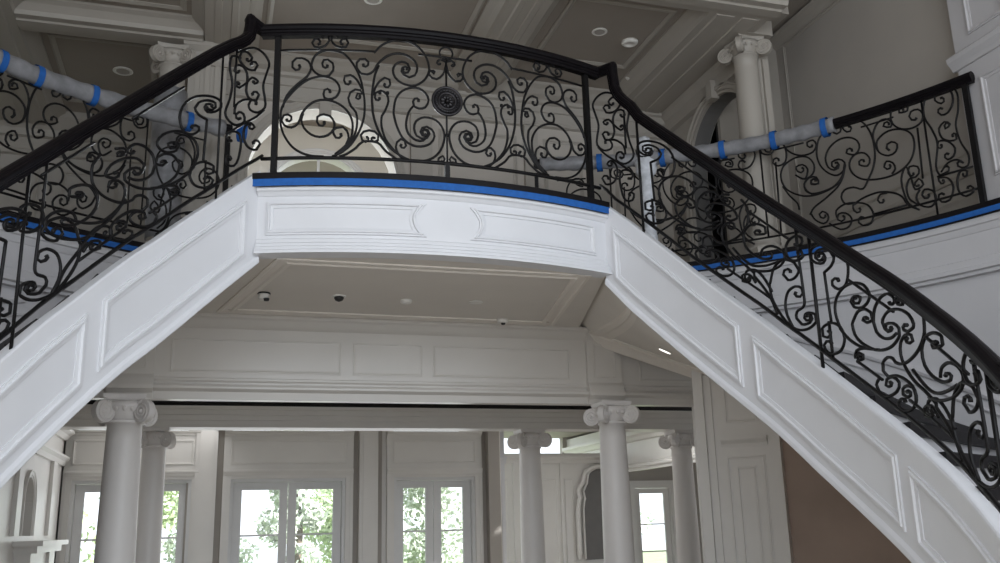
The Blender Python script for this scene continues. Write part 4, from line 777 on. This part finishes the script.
# ground floor ceilings of the rear rooms (glazed lantern left open above the window bay)
struct(MB().box(-4.3, 10.95, 3.9, 8.3, 14.2, 4.0).build('ceiling', 'soffit'))
struct(MB().box(-4.3, 14.2, 3.9, 5.3, 16.3, 4.0).build('ceiling', 'soffit'))
struct(MB().box(5.3, 14.2, 3.55, 13, 21.2, 3.65).build('ceiling', 'wall'))
struct(MB().box(12.9, 10.9, 0, 13.0, 21.2, 4).build('wall_right', 'wall')); struct(MB().box(-4.4, 10.6, 0, -4.3, 16.25, 4).build('wall_left', 'wall'))
struct(MB().box(-9, 10.95, 4.0, 13, 11.0, 4.5).build('wall_back', 'wall'))

# ------------------------------------------------------------------ upper hall behind the bridge
struct(MB().box(-5, 10.4, 4.5, 9, 17.5, 4.59).build('floor', 'floor'), 'upper hall floor')
ZC = 7.74; ZB = 7.56
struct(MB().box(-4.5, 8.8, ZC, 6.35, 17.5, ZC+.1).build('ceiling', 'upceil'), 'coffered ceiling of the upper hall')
def beamY(x0, x1, y0, y1):
    mb = MB(); c = .16
    rows = []
    prof = [(x0-c, ZC), (x0-c, ZC-.03), (x0-c*.8, ZC-.05), (x0-c*.5, ZC-.08), (x0-.02, ZC-.13), (x0, ZB), (x0+.1, ZB), (x0+.12, ZB-.015), ((x0+x1)/2-.06, ZB-.015), ((x0+x1)/2-.05, ZB), ((x0+x1)/2+.05, ZB), ((x0+x1)/2+.06, ZB-.015), (x1-.12, ZB-.015), (x1-.1, ZB), (x1, ZB), (x1+.02, ZC-.13), (x1+c*.5, ZC-.08), (x1+c*.8, ZC-.05), (x1+c, ZC-.03), (x1+c, ZC)]
    mb.grid([[(x, y, z) for x, z in prof] for y in (y0, y1)], closed_v=True, cap=True)
    return struct(mb.build('trim_9', 'uptrim'), 'moulded ceiling beam of the upper hall')
def beamX(y0, y1, x0, x1):
    mb = MB(); c = .14
    prof = [(y0-c, ZC), (y0-c, ZC-.03), (y0-c*.6, ZC-.06), (y0-.02, ZC-.13), (y0, ZB), (y0+.1, ZB), (y0+.12, ZB-.02), (y1-.12, ZB-.02), (y1-.1, ZB), (y1, ZB), (y1+.02, ZC-.13), (y1+c*.6, ZC-.06), (y1+c, ZC-.03), (y1+c, ZC)]
    mb.grid([[(x, y, z) for y, z in prof] for x in (x0, x1)], closed_v=True, cap=True)
    return struct(mb.build('trim_9', 'uptrim'), 'moulded cross beam of the upper hall')
beamY(-.30, .20, 9.1, 11.9); beamY(3.12, 3.62, 9.1, 11.9); beamY(5.55, 6.35, 9.1, 11.9); beamY(-3.2, -2.45, 8.8, 14.5)
beamX(8.72, 9.10, -2.4, 6.4); beamX(11.15, 11.55, -2.44, -.32)
TP = [(0, -.002), (0, .02), (.4, .03), (.7, .02), (1, .012), (1, -.002)]
for P in ([(3.92, 9.42), (5.30, 9.42), (5.30, 11.0), (3.92, 11.0)], [(.42, 9.42), (2.92, 9.42), (2.92, 11.2), (.42, 11.2)], [(-2.15, 9.42), (-.52, 9.42), (-.52, 10.9), (-2.15, 10.9)], [(-2.2, 11.9), (-.95, 11.9), (-.95, 13.9), (-2.2, 13.9)]):
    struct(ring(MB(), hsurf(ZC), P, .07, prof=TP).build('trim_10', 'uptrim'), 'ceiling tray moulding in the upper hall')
for P in ([(3.84, 9.34), (5.38, 9.34), (5.38, 11.1), (3.84, 11.1)], [(-2.25, 9.33), (-.47, 9.33), (-.47, 10.98), (-2.25, 10.98)]):
    pass
# back wall of the upper hall with a large arch
ub = psurf((0, 12.0), (1, 0), (0, -1))
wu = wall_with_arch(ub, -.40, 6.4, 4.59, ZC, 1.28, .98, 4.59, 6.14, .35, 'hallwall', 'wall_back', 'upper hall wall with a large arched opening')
arch_trim(ub, 1.28, .98, 4.59, 6.14, wu, 'uptrim', .13, .03)
for z in (7.62, 7.42):
    pass
band(MB(), ub, frange(-.42, 6.38, 1), [(7.74, 0), (7.74, .32), (7.70, .32), (7.66, .26), (7.60, .20), (7.56, .12), (7.52, .10), (7.50, .06), (7.40, .05), (7.39, .03), (7.24, .02), (7.22, .05), (7.18, .05), (7.16, 0)]).build('crown_molding', 'uptrim', wu)
MB().box(1.20, 11.93, 7.0, 1.36, 12.0, 7.25).build('keystone', 'uptrim', wu)
for x0, x1 in ((.02-.34, .08), (2.45, 2.75), (5.1, 5.4), (4.1, 4.3)):
    band(MB(), ub, frange(x0, x1, 1), [(4.59, 0), (4.59, .07), (7.16, .07), (7.16, 0)]).build('pilaster_strip', 'uptrim', wu)
for a, b in ((2.85, 4.0), (4.4, 5.0), (5.5, 6.2)):
    ring(MB(), ub, [(a, 4.9), (b, 4.9), (b, 7.0), (a, 7.0)], .06, .02).build('panel_molding', 'uptrim', wu)
# room beyond the arch with an arched window
ub2 = psurf((0, 14.0), (1, 0), (0, -1))
w2 = wall_with_arch(ub2, -.4, 6.4, 4.59, ZC, 1.42, .80, 5.0, 6.46, .25, 'trim', 'wall_back', 'far upstairs wall with an arched window')
arch_trim(ub2, 1.42, .80, 5.0, 6.46, w2, 'stringer', .10, .03)
wn = MB(); A = arch_poly(1.42, .80, 5.0, 6.46, 20)
wn.add([(a, 14.12, b) for a, b in A], [tuple(range(len(A)))]); win = struct(wn.build('window_4', 'glass'), 'arched window beyond the upper hall arch')
mb = MB()
for x in (1.42,): mb.box(x-.02, 14.08, 5.0, x+.02, 14.13, 7.26)
mb.box(.62, 14.08, 6.44, 2.22, 14.13, 6.48); mb.box(.62, 14.08, 5.7, 2.22, 14.13, 5.73)
mb.build('window_frame', 'stringer', win)
struct(MB().box(-.5, 12.3, 4.59, -.4, 14.3, ZC).build('wall_left', 'trim')); struct(MB().box(3.3, 12.35, 4.59, 3.4, 14.0, ZC).build('wall_right', 'trim'))
# left bay of the upper hall
w = struct(MB().box(-4.5, 14.6, 4.59, -.5, 14.8, ZC).build('wall_back', 'wall'), 'far wall of the left upper bay')
u3 = psurf((0, 14.6), (1, 0), (0, -1))
band(MB(), u3, frange(-4.4, -.5, 1), [(7.74, 0), (7.74, .3), (7.66, .26), (7.58, .18), (7.5, .1), (7.4, .08), (7.38, .02), (7.2, .02), (7.18, .05), (7.12, .05), (7.1, 0)]).build('crown_molding', 'uptrim', w)
for a, b in ((-2.3, -1.5), (-1.3, -.7), (-3.6, -2.6)):
    ring(MB(), u3, [(a, 4.9), (b, 4.9), (b, 6.9), (a, 6.9)], .07, .025).build('panel_molding', 'uptrim', w)
# wall end beside the left column
struct(MB().box(-.48, 11.45, 4.59, -.02, 12.0, ZC).build('wall_back', 'uptrim'), 'fluted wall end beside the wrapped upstairs column')
for x in (-.40, -.28, -.16): struct(MB().box(x, 11.42, 4.7, x+.06, 11.45, 7.3).build('trim_11', 'uptrim'))
struct(band(MB(), psurf((-.5, 11.45), (1, 0), (0, -1)), frange(-.05, .5, 1), [(7.3, 0), (7.3, .04), (7.34, .07), (7.44, .10), (7.5, .16), (7.56, .16), (7.56, 0)]).build('trim_11', 'uptrim'))
# arcade wall on the right of the hall
XA = 6.4; XP_ = 7.7
ua = psurf((XA, 0), (0, 1), (-1, 0))
wa = wall_with_arch(ua, 9.60, 12.0, 4.59, ZC, 10.50, .84, 4.59, 6.34, .25, 'uptrim', 'wall_right', 'upper arcade wall with a dark arched doorway')
arch_trim(ua, 10.50, .84, 4.59, 6.34, wa, 'uptrim', .13, .05)
A = arch_poly(10.50, .835, 4.59, 6.34, 24)
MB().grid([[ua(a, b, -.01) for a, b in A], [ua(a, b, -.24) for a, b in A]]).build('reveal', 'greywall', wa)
for a, b in ((9.6, 9.6),):
    MB().box(6.54, 9.56, 4.6, 6.62, 9.6, 7.3).build('pilaster_strip', 'uptrim', wa)
band(MB(), ua, frange(9.7, 11.95, 1), [(7.56, 0), (7.56, .12), (7.50, .10), (7.44, .05), (7.30, .04), (7.28, .07), (7.24, .07), (7.22, 0)]).build('cornice', 'uptrim', wa)
MB().box(XA-.12, 10.43, 7.14, XA, 10.57, 7.40).build('keystone', 'uptrim', wa)
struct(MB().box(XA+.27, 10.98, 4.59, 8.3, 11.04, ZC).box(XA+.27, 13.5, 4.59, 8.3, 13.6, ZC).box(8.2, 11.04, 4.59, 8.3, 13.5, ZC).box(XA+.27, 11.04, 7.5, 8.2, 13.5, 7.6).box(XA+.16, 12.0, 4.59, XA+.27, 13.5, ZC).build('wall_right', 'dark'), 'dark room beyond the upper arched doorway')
struct(MB().box(XA+.26, 10.9, 4.59, XP_+.15, 10.97, 8.5).build('wall_back', 'uptrim'), 'end wall of the right gallery')
struct(MB().box(6.12, 9.40, 7.555, 6.62, 9.85, 7.9).box(6.06, 9.34, 7.86, 6.85, 9.9, 7.98).build('trim_13', 'uptrim'), 'entablature block above the tall upper column')
struct(MB().box(6.4, 9.60, ZC, 6.66, 10.9, 8.5).build('wall_right', 'uptrim'))
# plain gallery wall with one big panel
XP = XP_
wp = struct(MB().box(XP, 7.42, 4.59, XP+.15, 10.9, 8.6).build('wall_right', 'wall'), 'plain greige wall above the right gallery')
up = psurf((XP, 0), (0, 1), (-1, 0))
ring(MB(), up, [(7.5, 5.35), (10.72, 5.35), (10.72, 8.25), (7.5, 8.25)], .05, .02).build('panel_molding', 'uptrim', wp)
band(MB(), up, frange(7.42, 10.9, 1), [(8.42, 0), (8.42, .14), (8.38, .12), (8.33, .06), (8.28, .03), (8.26, 0)]).build('crown_molding', 'uptrim', wp)
band(MB(), up, frange(7.42, 10.9, 1), [(4.6, 0), (4.6, .04), (4.86, .04), (4.9, .02), (4.92, 0)]).build('baseboard', 'uptrim', wp)
band(MB(), up, frange(7.42, 10.9, 1), [(5.12, 0), (5.12, .025), (5.16, .04), (5.2, .025), (5.2, 0)]).build('chair_rail', 'uptrim', wp)
# panelled pier where the gallery railing ends
wq = struct(MB().box(7.48, 5.2, 4.59, 7.75, 7.42, 8.6).build('wall_right', 'fascia_wall'), 'white panelled pier at the end of the right gallery')
uq = psurf((7.48, 0), (0, 1), (-1, 0))
band(MB(), uq, frange(5.2, 7.46, 1), [(6.18, 0), (6.18, .03), (6.22, .05), (6.27, .09), (6.32, .10), (6.34, .08), (6.36, 0)]).build('dado_cap', 'fascia_wall', wq)
ring(MB(), uq, [(6.7, 6.50), (7.2, 6.50), (7.2, 8.2), (6.7, 8.2)], .06, .03).build('panel_molding', 'fascia_wall', wq)
ring(MB(), uq, [(6.55, 4.9), (7.15, 4.9), (7.15, 6.0), (6.55, 6.0)], .07, .03).build('panel_molding', 'fascia_wall', wq)
# foyer ceiling, outer walls, front
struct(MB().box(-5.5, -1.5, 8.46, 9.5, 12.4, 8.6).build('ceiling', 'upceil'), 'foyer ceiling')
struct(MB().box(-4.5, 8.70, ZC, 6.35, 8.8, 8.5).build('wall_back', 'uptrim'))
struct(MB().box(-5.5, -1.5, 0, -5.3, 14.6, 8.5).build('wall_left', 'wall')); struct(MB().box(9.3, -1.5, 0, 9.5, 12.4, 8.5).build('wall_right', 'wall'))
struct(MB().box(-5.3, 9.4, 4.59, -4.4, 9.5, 8.5).build('wall_left', 'wall'))

# ------------------------------------------------------------------ small ceiling fixtures
def disc_light(x, y, z, r, label, lit=False, m='lightw'):
    rt = MB().lathe((x, y, z), [(r, 0), (r*1.02, -.008), (r*.9, -.016), (r*.72, -.014), (r*.66, .0)], 24).build('recessed_light', m)
    tag(rt, label, 'ceiling light', 'recessed ceiling lights')
    MB().lathe((x, y, z), [(r*.66, -.012), (r*.3, -.008), (.001, -.007)], 20).build('lens', 'lamp' if lit else 'wall', rt)
disc_light(1.617, 10.11, ZC, .11, 'round recessed light in the upper ceiling above the middle of the bridge')
disc_light(4.56, 10.15, ZC, .10, 'left of two round fixtures on the upper ceiling tray at right')
disc_light(-1.38, 12.75, ZC, .13, 'round recessed light in the far left upper ceiling tray')
d = MB().lathe((5.05, 10.3, ZC), [(.11, 0), (.11, -.02), (.09, -.04), (.06, -.045), (.05, -.03), (.001, -.03)], 24).build('smoke_detector', 'lightw'); tag(d, 'white smoke detector on the upper ceiling tray at right', 'detector')
d = MB().lathe((5.47, 11.2, ZC-.0), [(.08, 0), (.08, -.03), (.05, -.06), (.02, -.065), (.001, -.065)], 20).build('smoke_detector', 'lightw'); tag(d, 'small white detector beside the right ceiling beam upstairs', 'detector')
# under the bridge
def sensor(x, y, label, cat, name, r=.07, dome=None, h=.03):
    o = MB().lathe((x, y, 3.9), [(r, 0), (r, -h*.7), (r*.85, -h), (.001, -h)], 24).build(name, 'lightw'); tag(o, label, cat)
    if dome: MB().lathe((x, y, 3.9-h), [(dome, .004), (dome*.98, -dome*.35), (dome*.7, -dome*.75), (.001, -dome)], 18).build('dome', 'black', o)
    return o
o = sensor(.446, 9.437, 'white security camera with black lens below the bridge, leftmost on its ceiling', 'camera', 'security_camera', .055, None, .07)
MB().lathe((.446, 9.437, 3.9), [(.065, .0), (.065, -.012), (.05, -.014)], 20).build('mount', 'black', o)
MB().lathe((.47, 9.39, 3.835), [(.03, .0), (.025, -.025), (.001, -.028)], 14).build('lens', 'black', o)
sensor(1.188, 9.424, 'black dome camera in a white ring on the ceiling below the bridge', 'camera', 'dome_camera', .07, .05, .012)
sensor(1.888, 9.471, 'round white cover plate on the ceiling below the bridge', 'cover', 'cover_plate', .06, None, .035)
sensor(2.632, 9.423, 'flat pale round plate right of centre on the ceiling below the bridge', 'cover', 'cover_plate', .075, None, .010)
o = sensor(3.163, 10.20, 'white detector at the back edge of the ceiling tray below the bridge', 'detector', 'smoke_detector', .06, None, .05)
MB().lathe((3.163, 10.18, 3.85), [(.03, 0), (.02, -.02), (.001, -.022)], 12).build('lens', 'black', o)
# lit recessed light on the right soffit
LS, k = .37, .67
x, y = plan(1, LS)[:2]; X, Y = outer(1, LS, 5.8)
lx, ly = x+(X-x)*k, y+(Y-y)*k
sl = -.88
R0 = MB(); r = .085
d1 = Vector((X-x, Y-y, 0)).normalized(); P_ = lambda q: Vector((plan(1, q)[0]*(1-k)+outer(1, q, 5.8)[0]*k, plan(1, q)[1]*(1-k)+outer(1, q, 5.8)[1]*k, sofz(1, q)))
d2 = (P_(LS+.04)-P_(LS-.04)).normalized()
nn = d1.cross(d2); nn = nn if nn.z < 0 else -nn
cc = Vector((lx, ly, sofz(1, LS)))
def sdisc(prof, name, m, par=None):
    return MB().grid([[cc+d1*q*math.cos(2*math.pi*j/20)+d2*q*math.sin(2*math.pi*j/20)+nn*h for j in range(20)] for q, h in prof], closed_v=True, smooth=True, cap=True).build(name, m, par)
o = sdisc([(r, 0), (r, .01), (r*.85, .012)], 'recessed_light', 'lightw'); tag(o, 'glowing recessed light under the right staircase', 'ceiling light', 'recessed ceiling lights')
sdisc([(r*.84, .014), (r*.5, .016), (.001, .017)], 'lens', 'lamp', o)

# ------------------------------------------------------------------ garden outside
struct(MB().box(-20, 16.3, -.35, 30, 60, -.25).build('ground', 'lawn'), 'lawn outside')
def tree(x, y, h, r, label, m='leaf', seed=0):
    rnd = random.Random(seed)
    t = empty('tree', label, 'tree', 'garden trees outside the french doors')
    MB().tube([(x, y, -.3), (x+.1, y, h*.35), (x-.05, y+.1, h*.8)], lambda u: .14*(1-.6*u), 8).build('trunk', 'bark', t)
    mb = MB()
    blobs = [(x+rnd.uniform(-r, r)*.6, y+rnd.uniform(-r, r)*.5, h*rnd.uniform(.18, .92), r*rnd.uniform(.35, .6)) for _ in range(12)]
    for bx, by, bz, brr in blobs:
        for _ in range(230):
            v = Vector((rnd.gauss(0, 1), rnd.gauss(0, 1), rnd.gauss(0, 1))).normalized()*brr*rnd.uniform(.55, 1.1)
            p = Vector((bx, by, bz))+v; a = Vector((rnd.gauss(0, 1), rnd.gauss(0, 1), rnd.gauss(0, 1))).normalized(); b = a.orthogonal().normalized(); q = .10
            mb.add([p-a*q, p+b*q*.6, p+a*q, p-b*q*.6], [(0, 1, 2, 3)])
    mb.build('foliage', m, t)
TL = [(-4.2, 26, 3.4, 1.4, 'pale tree outside at the far left beyond the first french door', 'leaf'),
      (-1.6, 28, 4.1, 1.5, 'leafy tree outside seen beside the large left column', 'leaf'),
      (2.35, 27, 4.4, .9, 'tall grey green tree between the leaves of the middle french door', 'leaf2'),
      (4.0, 29, 3.0, 1.3, 'low bushy tree outside right of the middle french door', 'leaf'),
      (6.2, 27, 4.0, 1.5, 'pale green tree outside beyond the right french door', 'leaf2'),
      (.2, 30, 2.4, 1.2, 'low shrubby tree outside left of the middle french door', 'leaf2'),
      (13.6, 33, 3.4, 1.9, 'tree outside beyond the single glazed door', 'leaf2')]
for i, (x, y, h, r, lab, m) in enumerate(TL): tree(x, y, h, r, lab, m, i+3)

# ------------------------------------------------------------------ light
W = bpy.data.worlds.new('sky'); SC.world = W; W.use_nodes = True; nt = W.node_tree
bg = nt.nodes['Background']; bg.inputs[0].default_value = (.86, .93, 1.0, 1); bg.inputs[1].default_value = 1.9
def area(name, loc, rot, sx, sy, e, col):
    l = bpy.data.lights.new(name, 'AREA'); l.shape = 'RECTANGLE'; l.size = sx; l.size_y = sy; l.energy = e; l.color = col
    o = bpy.data.objects.new(name, l); COL.objects.link(o); o.location = loc; o.rotation_euler = rot; return o
area('front_window_light', (2, -1.2, 5.6), (math.radians(68), 0, 0), 7, 4, 238, (.86, .92, 1))
area('rear_window_light', (1.2, 15.6, 2.0), (math.radians(-90), 0, 0), 6, 2.6, 50, (.92, .96, 1))
area('upper_window_light', (1.4, 13.85, 6.3), (math.radians(-90), 0, 0), 1.4, 1.6, 75, (.92, .98, 1))
area('side_room_light', (6.5, 15.2, 3.5), (0, 0, 0), 2, 1.4, 30, (1, 1, 1))
sl = bpy.data.lights.new('sun', 'SUN'); sl.energy = 9; sl.angle = .02; so_ = bpy.data.objects.new('sun', sl); COL.objects.link(so_); so_.rotation_euler = Vector((-1, .5, -.62)).to_track_quat('-Z', 'Y').to_euler()
area('left_bay_light', (-.6, 15.2, 3.7), (0, math.radians(35), 0), 2, 1.2, 14, (1, 1, 1))

# ------------------------------------------------------------------ camera
cam = bpy.data.cameras.new('camera'); co = bpy.data.objects.new('camera', cam); COL.objects.link(co); SC.camera = co
cam.sensor_width = 36; cam.lens = 947/1000*36; cam.clip_end = 300
R = Matrix([[0.957215, -0.048676, -0.285255], [-0.288291, -0.24578, -0.925462], [-0.025062, 0.968103, -0.249297]])
co.matrix_world = Matrix.Translation((0, 0, 1.6)) @ R.to_4x4()
SC.view_settings.view_transform = 'Standard'; SC.view_settings.look = 'None'; SC.view_settings.exposure = 0
SC.cycles.max_bounces = 8; SC.cycles.diffuse_bounces = 5; SC.cycles.use_denoising = True
SC.cycles.sample_clamp_indirect = 6
